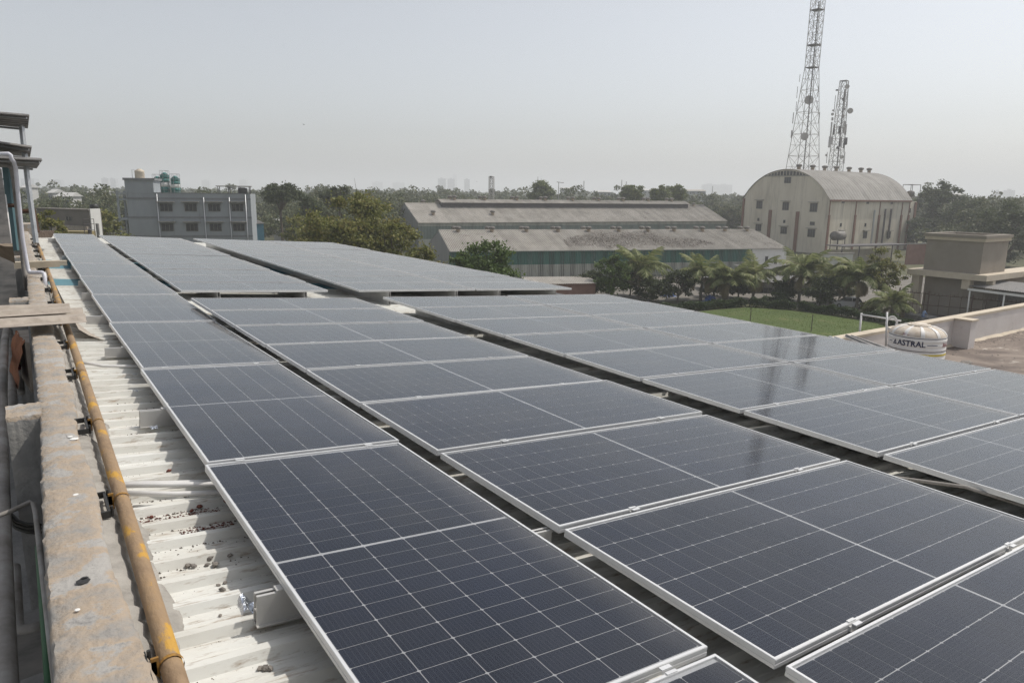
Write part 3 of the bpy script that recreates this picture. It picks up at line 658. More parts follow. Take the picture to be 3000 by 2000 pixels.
pipe('elbow_pipe', P1(-1.5, (-30, 1520), (30, 1497), (88, 1470), (98, 1476), (104, 1500), (120, 1640), (148, 1880), (170, 2060)), .0115, 'pvc_dirty', 'thin grey pipe with an elbow bending along the parapet foot')
pipe('green_pipe', P1(-1.62, (112, 1600), (124, 1750), (136, 1900), (150, 2080)), .014, 'green_pipe', 'dark green pipe at the foot of the parapet')
pipe('grey_elbow', P1(-1.9, (46, 1660), (50, 1740), (53, 1825), (58, 1842), (72, 1843), (95, 1838), (118, 1832)), .022, 'pvc_dirty', 'short grey drain stub with a pale elbow above the junction box')
for i, (dz, off) in enumerate(((-1.78, 0), (-1.8, 10), (-1.83, 22))):
    pipe('cable', P1(dz, (10, 1440 + off), (25, 1500 + off), (50, 1525 + off), (80, 1535 + off), (118, 1538 + off)), .011, 'cable', 'black cable looping behind the elbow pipe, %s of three' % ['upper', 'middle', 'lower'][i], 'black cables by the parapet', 8)
c = AZ(90, 1880, CZ - 2.1)
b = MB(); b.box((-.11, -.09, -.12), (.11, .09, .1)); b.box((-.115, -.095, .1), (.115, .095, .108))
o = b.build('junction_box', MT['tin_grey']); o.location = c; o.rotation_euler = (0, 0, .15); tag(o, 'dull metal junction box under the pale drain elbow', 'box')
# tipped box with orange brown cloth, socket with red collar
c = AZ(92, 1100, CZ - 1.95)
e = empty('storage_box', c, .1, 'cream box wrapped with orange brown cloth behind the parapet', 'box')
b = MB(); b.box((-.05, -.35, -.1), (.07, .45, .42)); b.build('box', MT['tin_brown'], e)
b = MB(); n = 10
b.add([(-.16 + .11 * a / 6 + .012 * math.sin(a * 2.1 + k), -.33 + .75 * k / n, .43 - .5 * (1 - a / 6) ** 1.5 + .012 * math.sin(k * 2.3 + a)) for k in range(n + 1) for a in range(7)], [(k * 7 + a, k * 7 + a + 1, (k + 1) * 7 + a + 1, (k + 1) * 7 + a) for k in range(n) for a in range(6)])
MT['cloth'] = nmat('orange_brown_cloth', [(.16, .055, .02), (.27, .10, .04)], 4, .85, .4, 20)
smooth_angle(b.build('cloth', MT['cloth'], e), 60)
c = AZ(52, 1075, CZ - 1.9)
e = empty('plug_socket', c, 0, 'cream industrial plug with a red collar beside the cloth', 'plug')
MB().tube([(0, .06, .10), (0, -.03, .02)], .035, 12).build('body', MT['cream'], e, True)
MB().tube([(0, -.03, .02), (0, -.06, -.01)], .03, 12).build('collar', MT['taillight'], e, True)

def corr4(name, p00, p10, p11, p01, nrib, depth, mat, parent=None, trap=True):
    """ribbed sheet through four corners; ribs run from edge 00-10 to edge 01-11"""
    p00, p10, p11, p01 = map(Vector, (p00, p10, p11, p01))
    nrm = (p10 - p00).cross(p01 - p00).normalized()
    if nrm.z < 0: nrm = -nrm
    st = [(0, 0), (.35, 0), (.45, 1), (.8, 1), (.95, 0)] if trap else [(0, 0), (.25, .7), (.5, 1), (.75, .7)]
    us = [((k + u) / nrib, h) for k in range(nrib) for u, h in st] + [(1, 0)]
    vs = []
    for u, h in us:
        vs.append(p00.lerp(p10, u) + nrm * h * depth); vs.append(p01.lerp(p11, u) + nrm * h * depth)
    b = MB(); b.add(vs, [(2 * i, 2 * i + 2, 2 * i + 3, 2 * i + 1) for i in range(len(us) - 1)])
    # underside gives the sheet its thickness
    t = nrm * .004
    b.add([Vector(v) - t for v in vs], [(2 * i, 2 * i + 1, 2 * i + 3, 2 * i + 2) for i in range(len(us) - 1)])
    n = len(us)
    b.add([vs[0], vs[1], Vector(vs[1]) - t, Vector(vs[0]) - t], [(0, 1, 2, 3)])
    for k in (0, 1):
        for i in range(n - 1):
            b.add([vs[2 * i + k], vs[2 * i + 2 + k], Vector(vs[2 * i + 2 + k]) - t, Vector(vs[2 * i + k]) - t], [(0, 1, 2, 3)])
    return b.build(name, MT[mat], parent)
# tin canopies seen from below
for nm, (tl, tr, br, bl), d1, d2, lab in (
        ('tin_canopy', ((-140, 320), (86, 339), (82, 376), (-140, 352)), 10.0, 12.0, 'topmost grey tin canopy sheet at the upper left edge'),
        ('tin_canopy', ((-140, 398), (93, 432), (88, 460), (-140, 436)), 10.0, 13.0, 'middle grey tin canopy sheet at the upper left edge'),
        ('tin_canopy', ((-140, 455), (124, 469), (108, 493), (-140, 470)), 9.6, 12.0, 'lowest and longest tin canopy sheet at the upper left edge')):
    e = empty(nm, A3(bl[0], bl[1], d2), 0, lab, 'canopy', 'tin canopies at the upper left')
    o = corr4('sheet', A3(*tl, d1), A3(*bl, d2), A3(*br, d2), A3(*tr, d1), 6, .035, 'tin_grey', e)
    o.matrix_parent_inverse = Matrix.Translation(-e.location)
    for p in (MB().tube([A3(tl[0], tl[1] + 9, d1 + .25), A3(tr[0] - 8, tr[1] + 7, d1 + .25)], .018, 4), MB().tube([A3(bl[0], bl[1] + 6, d2 - .2), A3(br[0] - 12, br[1] + 3, d2 - .2)], .018, 4)):
        q = p.build('purlin', MT['steel'], e); q.matrix_parent_inverse = Matrix.Translation(-e.location)
D = 10.1
pipe('downpipe', [A3(-40, 452, 9.5), A3(26, 451, 9.5), A3(31, 455, 9.5), A3(33, 466, 9.52), A3(40, 474, 9.6), A3(46, 492, 9.7), A3(52, 560, 9.8), A3(66, 700, 10), A3(82, 788, D), A3(86, 797, D), A3(92, 798, D), A3(122, 798, D), A3(128, 801, D), A3(131, 812, D), A3(135, 865, D - .1)], .027, 'pvc_lilac', 'white plastic downpipe turning over the parapet at the left')
pipe('post_pipe', [A3(-20, 482, 10), A3(22, 484, 10), A3(34, 492, 10), A3(40, 520, 10.1), A3(56, 660, 10.3), A3(72, 800, 10.4), A3(78, 850, 10.4)], .032, 'pvc_dirty', 'bent grey pipe standing beside the white downpipe')
o = MB().tube([A3(61, 348, 11.6), A3(80, 520, 11.6), A3(100, 668, 11.6), A3(106, 712, 11.6)], .04, 4).build('steel_post', MT['steel']); tag(o, 'slim grey steel post carrying the topmost tin canopy', 'post')
o = MB().tube([A3(22, 486, 11.2), A3(46, 700, 11.2), A3(50, 735, 11.2)], .075, 4).build('teal_column', MT['teal']); tag(o, 'teal painted steel column behind the downpipe', 'column')
pipe('thin_post', [A3(14, 570, 10.8), A3(36, 740, 10.8)], .016, 'pvc', 'thin white pipe leaning left of the teal column')
o = MB().box((-.75, -.1, -2.2), (0, .05, .33)).build('metal_cabinet', MT['tin_grey']); o.location = A3(16, 545, 9.8) + Vector((-.02, 0, -.1)); tag(o, 'plain grey metal cabinet at the left picture edge', 'cabinet')
b = MB(); b.tube([A3(-20, 602, 11), A3(46, 602, 11)], .03, 4); b.tube([A3(-20, 625, 11.9), A3(96, 617, 11.9)], .035, 4); b.tube([A3(95, 612, 11.9), A3(108, 680, 11.9)], .045, 4)
tag(b.build('iron_frame', MT['rust']), 'rusted iron frame behind the posts at the left', 'frame')
c = A3(12, 780, 9.4)
b = MB(); n = 14
b.add([(-1.0 + 1.12 * a / n, .5 * k / 8 + .05 * math.sin(a), .30 - .55 * (k / 8) ** 1.6 * (.6 + .4 * math.sin(a * .45)) + .05 * math.sin(a * .8 + k)) for k in range(9) for a in range(n + 1)], [(k * (n + 1) + a, k * (n + 1) + a + 1, (k + 1) * (n + 1) + a + 1, (k + 1) * (n + 1) + a) for k in range(8) for a in range(n)])
o = smooth_angle(b.build('tarpaulin', MT['tarp']), 70); o.location = c; tag(o, 'sagging brown tarpaulin at the left picture edge', 'tarpaulin')
# offcuts of tin laid across the parapet
zt = CZ - 1.17
o = corr4('tin_offcut', AZ(-160, 970, zt + .05), AZ(-160, 928, zt + .05), AZ(240, 906, zt), AZ(255, 943, zt), 2, .03, 'tin_brown'); tag(o, 'longer brown tin offcut laid across the parapet and yellow pipe', 'sheet', 'tin offcuts on the parapet')
o = corr4('tin_offcut', AZ(-160, 938, zt + .08), AZ(-160, 906, zt + .08), AZ(203, 895, zt + .05), AZ(208, 915, zt + .05), 2, .03, 'tin_brown'); tag(o, 'shorter brown tin offcut lying on top across the parapet', 'sheet', 'tin offcuts on the parapet')
MT['beige'] = nmat('beige_channel', [(.42, .36, .27), (.53, .46, .36)], 5, .7, .1)
a, c2 = AZ(20, 766, CZ - 1.2), AZ(175, 764, CZ - 1.2)
b = MB(); b.box((-.27, 0, 0), (.46, .18, .10)); b.box((.12, .9, -.06), (.6, 1.05, .02)); 
o = b.build('beige_channel', MT['beige']); o.location = (0, 13.75, CZ - 1.26); tag(o, 'beige metal channel laid across the far part of the parapet', 'channel')
# curled brown sheet beside the pipe
b = MB(); n = 16
pp = []
for k in range(n + 1):
    t = k / n; y = 13.2 - 5.0 * t; x0 = .32 + .05 * t; x1 = x0 + .03 + .22 * t ** 5
    for j in range(4):
        f_ = j / 3; pp.append((x0 + (x1 - x0) * f_, y, zroof(.4, y) + .16 - .15 * f_ ** .7 * (1 if t < .8 else 1) - .05 * t))
b.add(pp, [(k * 4 + j, k * 4 + j + 1, (k + 1) * 4 + j + 1, (k + 1) * 4 + j) for k in range(n) for j in range(3)])
o = smooth_angle(b.build('curled_sheet', MT['tin_brown']), 60); tag(o, 'curled brown strip of sheet beside the far yellow pipe', 'sheet')
# far end roof edge: pinkish tin and blocks
o = corr4('end_canopy', AZ(112, 697, CZ - 1.25), AZ(152, 697, CZ - 1.25), AZ(160, 676, CZ - .95), AZ(113, 677, CZ - .95), 9, .012, 'tin_pink'); tag(o, 'pinkish tin canopy at the far end of the roof', 'canopy')
o = MB().box((-.9, 25.5, LZF), (.35, 26.9, CZ - 1.05)).build('end_block', MT['concrete']); tag(o, 'plastered block closing the far end of the parapet', 'wall')

# ------------------------------------------------------------------ neighbouring terrace on the right
TZ = 11.0
tb = empty('terrace_building', (9.9, -8, 0), label='neighbouring building with stained screed terrace below the panels on the right', cat='building')
def sub(o, p): o.matrix_parent_inverse = Matrix.Translation(-Vector(p.location)); return o
sub(MB().box((9.95, -8, 0), (33, 10.47, TZ - .15)).build('wall', MT['terr_wall'], tb), tb)
sub(MB().box((9.93, -8.02, TZ - .15), (33.02, 10.2, TZ)).build('terrace_floor', MT['terr_floor'], tb), tb)
pw = empty('parapet', (15.9, 10.2, TZ), label=None); pw.parent = tb; pw.matrix_parent_inverse = Matrix.Translation(-Vector(tb.location))
b = MB(); b.box((0, 0, -.05), (17, .25, .83)); b.build('wall', MT['terr_wall'], pw)
b = MB(); b.box((-.02, -.02, .83), (17.02, .27, .90)); b.build('coping', MT['cream'], pw)
b = MB(); b.box((7.75, -.5, 0), (8.15, 0, .85)); b.build('pier', MT['terr_wall'], pw)
b = MB(); b.box((7.72, -.53, .85), (8.18, -.02, .90)); b.build('pier_cap', MT['cream'], pw)
b = MB(); rgx = np.random.default_rng(5)
vs = []
for k in range(60):
    x = 17 * k / 59; w = .09 + rgx.uniform(-.05, .06)
    vs += [(x, -w, .004), (x, 0, .06 + rgx.uniform(-.01, .02))]
b.add(vs, [(2 * k, 2 * k + 2, 2 * k + 3, 2 * k + 1) for k in range(59)]); b.build('mortar_fillet', MT['cream'], pw)
sub(MB().box((32.2, -8, TZ), (32.5, 10.1, TZ + .85)).build('side_parapet', MT['terr_wall'], tb), tb)
# water tank
TX, TY, TR = 18.87, 8.95, .665
tk = empty('water_tank', (TX, TY, TZ), label='white plastic water tank with navy lettering on the right hand terrace', cat='water tank')
pf = [(TR * .97, 0), (TR * .985, .03)]
zz = .05
for k in range(9):
    pf += [(TR * .985, zz), (TR, zz + .02), (TR, zz + .085), (TR * .985, zz + .105)]; zz += .112
pf += [(TR * .99, zz), (TR * .985, zz + .04)]
body = MB().lathe(pf, (0, 0, 0), 56); smooth_angle(body.build('body', MT['tank_white'], tk), 30)
z1 = zz + .04
SH = .72
pf = [(TR * .985, z1), (TR * .97, z1 + .04 * SH), (TR * .90, z1 + .13 * SH), (TR * .80, z1 + .205 * SH), (TR * .62, z1 + .27 * SH), (TR * .40, z1 + .30 * SH), (TR * .36, z1 + .30 * SH)]
smooth_angle(MB().lathe(pf, (0, 0, 0), 48).build('shoulder', MT['tank_dust'], tk), 40)
b = MB()
for k in range(10):                      # raised ribs of the shoulder
    a0 = 2 * math.pi * k / 10
    for da in (-.10, .10):
        pass
    prof2 = [(TR * .987, z1 - .01), (TR * .977, z1 + .05 * SH), (TR * .907, z1 + .145 * SH), (TR * .81, z1 + .22 * SH), (TR * .62, z1 + .285 * SH), (TR * .42, z1 + .312 * SH)]
    vs = []
    for (r, z) in prof2:
        for da in (-.09, -.07, .07, .09):
            vs.append((r * math.cos(a0 + da) * (1 if abs(da) < .08 else .97), r * math.sin(a0 + da) * (1 if abs(da) < .08 else .97), z - (0 if abs(da) < .08 else .03)))
    b.add(vs, [(i * 4 + j, i * 4 + j + 1, (i + 1) * 4 + j + 1, (i + 1) * 4 + j) for i in range(len(prof2) - 1) for j in range(3)])
smooth_angle(b.build('shoulder_rib', MT['tank_white'], tk), 40)
b = MB().lathe([(TR * .40, z1 + .20), (TR * .40, z1 + .245), (TR * .34, z1 + .26), (TR * .33, z1 + .245), (TR * .29, z1 + .245), (TR * .28, z1 + .265), (0.02, z1 + .27)], (0, 0, 0), 32)
smooth_angle(b.build('lid', MT['tank_dust'], tk), 35)
v2 = Vector((TX, TY, 0)).normalized(); r2v = Vector((v2.y, -v2.x, 0))
def on_tank(u, z, off, rr=TR):
    ph = u / rr
    n_ = -v2 * math.cos(ph) + r2v * math.sin(ph); return (n_.x * (rr + off), n_.y * (rr + off), z)
def text_mesh(s, size):
    cu = bpy.data.curves.new('t', 'FONT'); cu.body = s; cu.size = size; cu.align_x = 'LEFT'; cu.resolution_u = 2
    cu.offset = size * .018
    ob = bpy.data.objects.new('t', cu); COL.objects.link(ob)
    dg = bpy.context.evaluated_depsgraph_get(); me = bpy.data.meshes.new_from_object(ob.evaluated_get(dg))
    bpy.data.objects.remove(ob); V = [tuple(v.co) for v in me.vertices]; Fx = [tuple(p.vertices) for p in me.polygons]; return V, Fx
def tank_print(name, V, Fx, u0, z0, mat, off=.004, sx=1.0):
    # cut long faces finely enough by bending each vertex round the tank
    b = MB(); b.add([on_tank(u0 + v[0] * sx, z0 + v[1], off) for v in V], Fx); return b.build(name, MT[mat], tk)
V, Fx = text_mesh('ASTRAL', .20)
wtxt = max(v[0] for v in V)
sx_ = .66 / wtxt
for nm_ in (0,):
    b = MB()
    b.add([on_tank(-.46 + v[0] * sx_, .86 + v[1] * 1.0, .008) for v in V], Fx); b.build('lettering', MT['navy'], tk)
b = MB()
tri = [(-.60, .86), (-.48, .86), (-.54, .99)]; tri2 = [(-.565, .88), (-.515, .88), (-.54, .94)]
b.add([on_tank(u, z, .006) for u, z in tri + tri2], [(0, 1, 4, 3), (1, 2, 5, 4), (2, 0, 3, 5)]); b.build('logo', MT['navy'], tk)
def band(name, u0, u1, z0, z1_, mat, off=.005, n=24):
    b = MB(); b.add([on_tank(u0 + (u1 - u0) * k / n, z, off) for k in range(n + 1) for z in (z0, z1_)], [(2 * k, 2 * k + 2, 2 * k + 3, 2 * k + 1) for k in range(n)]); return b.build(name, MT[mat], tk)
band('print_line', .24, .50, .905, .920, 'navy'); band('print_line', -.78, -.64, .905, .920, 'navy')
band('print_line', -.98, .98, 1.065, 1.078, 'navy', n=40); band('print_line', -.98, .98, .735, .748, 'navy', n=40)
band('yellow_strip', -.98, .98, .635, .68, 'yellowprint', n=40)
V, Fx = text_mesh('25', .075)
V2, Fx2 = text_mesh('YEAR', .03)
b = MB(); b.add([on_tank(-.36 + v[0], z1 + .03 + v[1] * .9, -.012 + .0) for v in V], Fx); b.add([on_tank(-.26 + v[0], z1 + .035 + v[1], -.012) for v in V2], Fx2)
b.build('small_lettering', MT['redprint'], tk)
b = MB()
for k in range(5): b.add([on_tank(.68 + .05 * k + dx, z, .006) for dx, z in ((0, .87 + .02 * (k % 2)), (.03, .86), (.035, .95), (.012, .98 - .02 * (k % 3)))], [(0, 1, 2, 3)])
b.build('side_print', MT['redprint'], tk)
# pipe frame and hose coil
pfz = A3(2516, 985, 19.8)
e = empty('pipe_frame', (pfz.x, pfz.y, TZ), 0, 'white pipe frame of two posts and a crossbar left of the tank', 'frame')
def L2(p): return Vector(p) - Vector(e.location)
MB().tube([L2(A3(2515, 1010, 19.8)), L2(A3(2524, 917, 19.8))], .028, 10).build('post', MT['pvc'], e, True)
MB().tube([L2(A3(2595, 1015, 19.0)), L2(A3(2599, 914, 19.0))], .026, 10).build('post', MT['pvc'], e, True)
MB().tube([L2(A3(2522, 921, 19.8)), L2(A3(2640, 940, 19.2))], .024, 10).build('crossbar', MT['pvc'], e, True)
c = A3(2612, 947, 19.2); b = MB()
for rr in (.11, .125, .14, .155):
    b.tube([(rr * math.cos(t) * .7, -rr * math.cos(t) * .7 + random.uniform(-.005, .005), rr * math.sin(t) * 1.3) for t in np.linspace(0, 2 * math.pi, 26)], .009, 6)
o = b.build('hose_coil', MT['pvc'], None, True); o.location = c; tag(o, 'coil of white hose hanging on the pipe frame', 'hose')
for i, (a_, b_, c_, d_) in enumerate((((2420, 988), (2452, 992), (2560, 1030), (2500, 1030)), ((2470, 984), (2500, 987), (2625, 1030), (2570, 1030)))):
    o = corr4('ribbed_sheet', A3(*a_, 17.8), A3(*b_, 17.8), A3(*c_, 15.5), A3(*d_, 15.5), 2, .05, 'steel' if i == 0 else 'tin_grey'); tag(o, 'grey ribbed sheet leaning at the roof edge, %s of the tank' % ('further left' if i == 0 else 'just left'), 'sheet', 'ribbed sheets by the tank')
o = pebble(.18, 99).build('rag_heap', MT['stone']); q = AZ(2828, 1062, TZ + .05); o.location = q; o.scale = (1.2, .8, .5); tag(o, 'dark rag heap lying on the terrace floor', 'rag')
rg = np.random.default_rng(21); b = MB()
for i in range(500):
    x = rg.uniform(19, 31); y = 10.1 - abs(rg.normal(0, .35)) - (rg.uniform(0, 4) if i % 5 == 0 else 0); r = rg.uniform(.008, .032)
    b.add([(x - r, y, TZ), (x + r, y - r, TZ), (x + r * .4, y + r * 1.2, TZ), (x, y, TZ + r * .7)], [(0, 1, 3), (1, 2, 3), (2, 0, 3)])
tag(b.build('terrace_debris', MT['stone']), 'loose grey debris along the foot of the terrace parapet', 'debris', kind='stuff')

# ------------------------------------------------------------------ foliage tools
def leaf_mesh(name, C, S, mat, seed, flat=.0, elong=1.0):
    """rhombic leaf faces at centres C (n,3) with half size S (n,)"""
    rg = np.random.default_rng(seed); n = len(C)
    nrm = rg.normal(size=(n, 3)); nrm[:, 2] = np.abs(nrm[:, 2]) * (1 + flat) + .2
    nrm /= np.linalg.norm(nrm, axis=1)[:, None]
    a = np.cross(nrm, rg.normal(size=(n, 3))); a /= np.linalg.norm(a, axis=1)[:, None] + 1e-9
    c = np.cross(nrm, a)
    S = np.asarray(S)[:, None]
    V = np.empty((n, 4, 3)); V[:, 0] = C - a * S * elong; V[:, 1] = C - c * S * .62 + a * S * .1; V[:, 2] = C + a * S * elong + nrm * S * .25; V[:, 3] = C + c * S * .62 + a * S * .1
    me = bpy.data.meshes.new(name); me.vertices.add(n * 4); me.loops.add(n * 4); me.polygons.add(n)
    me.vertices.foreach_set('co', V.reshape(-1)); me.loops.foreach_set('vertex_index', np.arange(n * 4, dtype=np.int32))
    me.polygons.foreach_set('loop_start', np.arange(0, n * 4, 4, dtype=np.int32)); me.polygons.foreach_set('loop_total', np.full(n, 4, dtype=np.int32))
    me.materials.append(mat); me.update(calc_edges=True); return me
def clumps(rg, n, rx, ry, rz, z0, fill=.55, flatbottom=.5):
    out = []
    while len(out) < n:
        p = rg.uniform(-1, 1, 3); q = np.linalg.norm(p)
        if q > 1 or q < fill * rg.uniform(.3, 1): continue
        if p[2] < -flatbottom: continue
        out.append(p * (rx, ry, rz) + (0, 0, z0))
    return np.array(out)
def tree(name, label, base, height, r, rz, mk, nclump, nleaf, leaf, seed, tr=.18, cat='tree', group=None, cr=(.15, .34), bark='bark', fill=.55, umbrella=False, twigs=0):
    rg = np.random.default_rng(seed)
    e = empty(name, (base[0], base[1], base[2] if len(base) > 2 else 0), rg.uniform(0, 6), label, cat, group)
    zc = height - rz
    nclump = int(nclump * 2.0); nleaf = int(nleaf * 1.35)
    cl = clumps(rg, nclump, r * .9, r * .9, rz * .9, zc, fill, .75 if not umbrella else .25)
    cl *= (1 + .10 * np.sin(3 * np.arctan2(cl[:, 1], cl[:, 0]) + seed))[:, None] ** np.array([[1, 1, 0]])
    trunk = MB(); fork = Vector((rg.normal(0, .05) * height * .3, rg.normal(0, .05) * height * .3, max(.2 * height, zc - rz * .75)))
    trunk.tube([(0, 0, -.1), fork * .5 + Vector((rg.normal(0, .06), rg.normal(0, .06), 0)), fork], tr, 8, True, tr * .72)
    idx = rg.choice(nclump, min(nclump, 14), replace=False)
    for i in idx:
        t = Vector(cl[i]); mid = fork.lerp(t, .5) + Vector(rg.normal(0, .08, 3)) * r * .5; mid.z += .1 * r
        trunk.tube([fork - Vector((0, 0, .1)), mid, t], tr * .5, 5, False, tr * .1)
    for i in range(twigs):
        t = Vector(cl[rg.integers(nclump)]); d = (t - Vector((0, 0, zc - rz))).normalized() + Vector(rg.normal(0, .3, 3))
        trunk.tube([t, t + d * r * .12, t + d * r * .2 + Vector((0, 0, .05 * r))], tr * .1, 3, False, tr * .03)
    smooth_angle(trunk.build('trunk', MT[bark], e), 60)
    rad = rg.uniform(cr[0], cr[1], nclump) * r
    k = rg.choice(nclump, nleaf, p=rad ** 2 / np.sum(rad ** 2))
    d = rg.normal(size=(nleaf, 3)); d /= np.linalg.norm(d, axis=1)[:, None]
    C = cl[k] + d * (rad[k] * np.clip(np.abs(rg.normal(0, .62, nleaf)), .12, 1.6))[:, None] * (1, 1, .62)
    S = leaf * 1.25 * rg.uniform(.6, 1.3, nleaf)
    link('crown', leaf_mesh('crown', C, S, MT[mk], seed), e)
    return e
def tpx(px, py_top, d, z0=0):
    """base point and height of a tree standing at depth d with its top at that pixel"""
    p = A3(px, py_top, d); return (p.x, p.y, z0), p.z - z0

# big trees behind the far panels and on the left
b_, h_ = tpx(1045, 548, 84)
tree('neem_tree', 'large olive green tree with bare twigs rising behind the far panels', b_, h_ + .3, 6.3, 7.4, 'leaf_olive', 52, 24000, .15, 31, .32, cr=(.13, .27), fill=.35, twigs=46)
b_, h_ = tpx(955, 588, 78); tree('neem_tree', 'lower olive green tree left of the large twiggy tree', b_, h_, 4.2, 5.4, 'leaf_olive', 26, 11000, .15, 32, .22, twigs=12)
b_, h_ = tpx(1150, 592, 80); tree('neem_tree', 'olive green tree right of the large twiggy tree before the shed gable', b_, h_, 3.2, 5.2, 'leaf_olive', 20, 6000, .14, 33, .2, twigs=22)
b_, h_ = tpx(820, 530, 150); tree('rain_tree', 'dark umbrella shaped tree standing above the blue shed', b_, h_, 4.4, 3.6, 'leaf_dark', 24, 7000, .2, 34, .34, umbrella=True, cr=(.16, .3))
b_, h_ = tpx(905, 566, 142); tree('rain_tree', 'dark rounded tree between the umbrella tree and large olive tree', b_, h_, 3.2, 3.2, 'leaf_dark', 16, 4500, .2, 35, .26)
b_, h_ = tpx(988, 540, 165); tree('rain_tree', 'dark round crown peeping behind the large olive tree', b_, h_, 3.8, 3.2, 'leaf_dark', 18, 4500, .22, 46, .26)
b_, h_ = tpx(1428, 682, 78); tree('bushy_tree', 'dense bright green bushy tree beside the far panel edge', b_, h_, 3.5, 4.4, 'leaf_green', 34, 13000, .13, 36, .26, cr=(.2, .36))
b_, h_ = tpx(1355, 722, 76); tree('bushy_tree', 'smaller green bushy tree left of the bright bushy tree', b_, h_, 2.2, 3.2, 'leaf_green', 18, 5000, .13, 37, .18)
b_, h_ = tpx(1240, 712, 74); tree('bushy_tree', 'brownish green low tree in front of the near shed gable', b_, h_, 2.4, 3.0, 'leaf_olive', 18, 5000, .13, 38, .18, twigs=14)
b_, h_ = tpx(140, 612, 62); tree('bushy_tree', 'dark olive tree beside the raw concrete block at the left', b_, h_, 1.5, 2.4, 'leaf_olive', 16, 5000, .11, 39, .15)
b_, h_ = tpx(312, 608, 108); tree('bushy_tree', 'brown green tree left of the blue grey building', b_, h_, 2.8, 4.2, 'leaf_olive', 20, 6000, .17, 40, .22)
b_, h_ = tpx(660, 615, 140); tree('bushy_tree', 'olive tree between the blue shed and the umbrella tree', (A3(885, 640, 120).x, A3(885, 640, 120).y, 0), 12.2, 3.6, 4.5, 'leaf_olive', 20, 6000, .18, 47, .2, twigs=10)
b_, h_ = tpx(2760, 527, 232); tree('rain_tree', 'tall spreading tree rising right of the arched building', b_, h_, 7.6, 7.5, 'leaf_dark', 34, 9000, .3, 41, .4, cr=(.15, .3))
b_, h_ = tpx(2700, 620, 222); tree('rain_tree', 'lower green tree between the arched building and the tank house', b_, h_, 6, 6, 'leaf_dark', 24, 6000, .3, 42, .35)
b_, h_ = tpx(2835, 580, 210); tree('rain_tree', 'spreading tree behind the tank house roof', b_, h_, 6.5, 5.5, 'leaf_dark', 26, 6500, .3, 48, .35)
b_, h_ = tpx(2968, 582, 165); tree('rain_tree', 'dark tall tree at the right picture edge behind the tank house', b_, h_, 7.5, 8.5, 'leaf_dark', 36, 10000, .26, 43, .4)
for i, (px, py, d, r, rz, lab) in enumerate(((1586, 528, 262, 4.9, 4.6, 'pale green tree rising above the far shed, leftmost of four'), (1852, 533, 245, 3.9, 3.9, 'pale green tree rising above the far shed, second of four'),
                                           (1935, 541, 240, 3.6, 3.6, 'pale green tree rising above the far shed, third of four'), (1985, 541, 246, 3.4, 3.6, 'pale green tree rising above the far shed, rightmost of four'))):
    b_, h_ = tpx(px, py, d); tree('pale_tree', lab, b_, h_, r, rz, 'leaf_light', 26, 8000, .30, 50 + i, .3, group='pale trees behind the far shed')
for i, (px, py, d, r, lab) in enumerate(((2105, 592, 275, 5.6, 'dark tree left of the arched building, leftmost of three'), (2150, 600, 270, 5.2, 'dark tree left of the arched building, middle of three'), (2178, 610, 268, 5.0, 'dark tree left of the arched building, nearest its wall'))):
    b_, h_ = tpx(px, py, d); tree('rain_tree', lab, b_, h_, r, r, 'leaf_forest', 20, 5000, .27, 60 + i, .3, group='dark trees left of the arched building')

# ------------------------------------------------------------------ palms, hedge and garden
def frond_mesh(length, droop, mk, seed):
    rg = np.random.default_rng(seed); b = MB(); n = 12; pts = []
    for k in range(n + 1):
        t = k / n; ang = math.radians(62) - droop * t ** 1.25
        if k == 0: p = Vector((0, 0, 0))
        else: p = pts[-1] + Vector((math.cos(ang), 0, math.sin(ang))) * length / n
        pts.append(p)
    b.tube(pts, .035, 4, False, .008)
    for k in range(2, 40):
        t = k / 40 * .98 + .02; i = min(n - 1, int(t * n)); p = pts[i].lerp(pts[i + 1], t * n - i); d = (pts[i + 1] - pts[i]).normalized()
        ll = length * .30 * math.sin(math.pi * (t * .82 + .12)) + .1
        for sgn in (-1, 1):
            side = Vector((0, sgn, 0)); o = (side * .72 + d * .62 + Vector((0, 0, -.30 - .35 * rg.random()))).normalized() * ll * rg.uniform(.8, 1.1)
            w = d * .045
            b.add([p - w, p + w, p + o * .6 + w * .8 + Vector((0, 0, .03)), p + o, p + o * .6 - w * .8 + Vector((0, 0, .03))], [(0, 1, 2, 3, 4)])
    return b.mesh('frond', MT[mk])
FR = [frond_mesh(3.1, math.radians(d), 'leaf_palm', i) for i, d in enumerate((85, 105, 125, 60))]
FD = frond_mesh(2.6, math.radians(150), 'leaf_dry', 9)
def palm(base, height, label, seed, nf=22, sc=1.0, dry=4):
    rg = np.random.default_rng(seed)
    e = empty('palm_tree', base, rg.uniform(0, 6), label, 'palm', 'palms behind the lawn hedge')
    b = MB(); n = 10
    b.tube([(.12 * math.sin(k * .3 + seed) * k / n, 0, height * k / n - .1) for k in range(n + 1)], [.24 - .10 * k / n + (.02 if k % 2 else 0) for k in range(n + 1)], 9)
    b.build('trunk', MT['bark_grey'], e)
    top = Vector((.12 * math.sin(n * .3 + seed), 0, height - .15))
    for k in range(nf):
        me = FR[int(rg.integers(3))] if k > 3 else FR[3]
        f = link('frond', me, e); f.location = top
        f.rotation_euler = (rg.normal(0, .12), -.35 + .75 * (k / nf) + rg.normal(0, .1), k * 2.4 + rg.normal(0, .2)); s = sc * 1.6 * rg.uniform(.8, 1.12); f.scale = (s, s, s)
    for k in range(dry):
        f = link('dry_frond', FD, e); f.location = top - Vector((0, 0, .15)); f.rotation_euler = (rg.normal(0, .1), .8 + rg.normal(0, .1), rg.uniform(0, 6.28)); f.scale = (sc * 1.25,) * 3
    return e
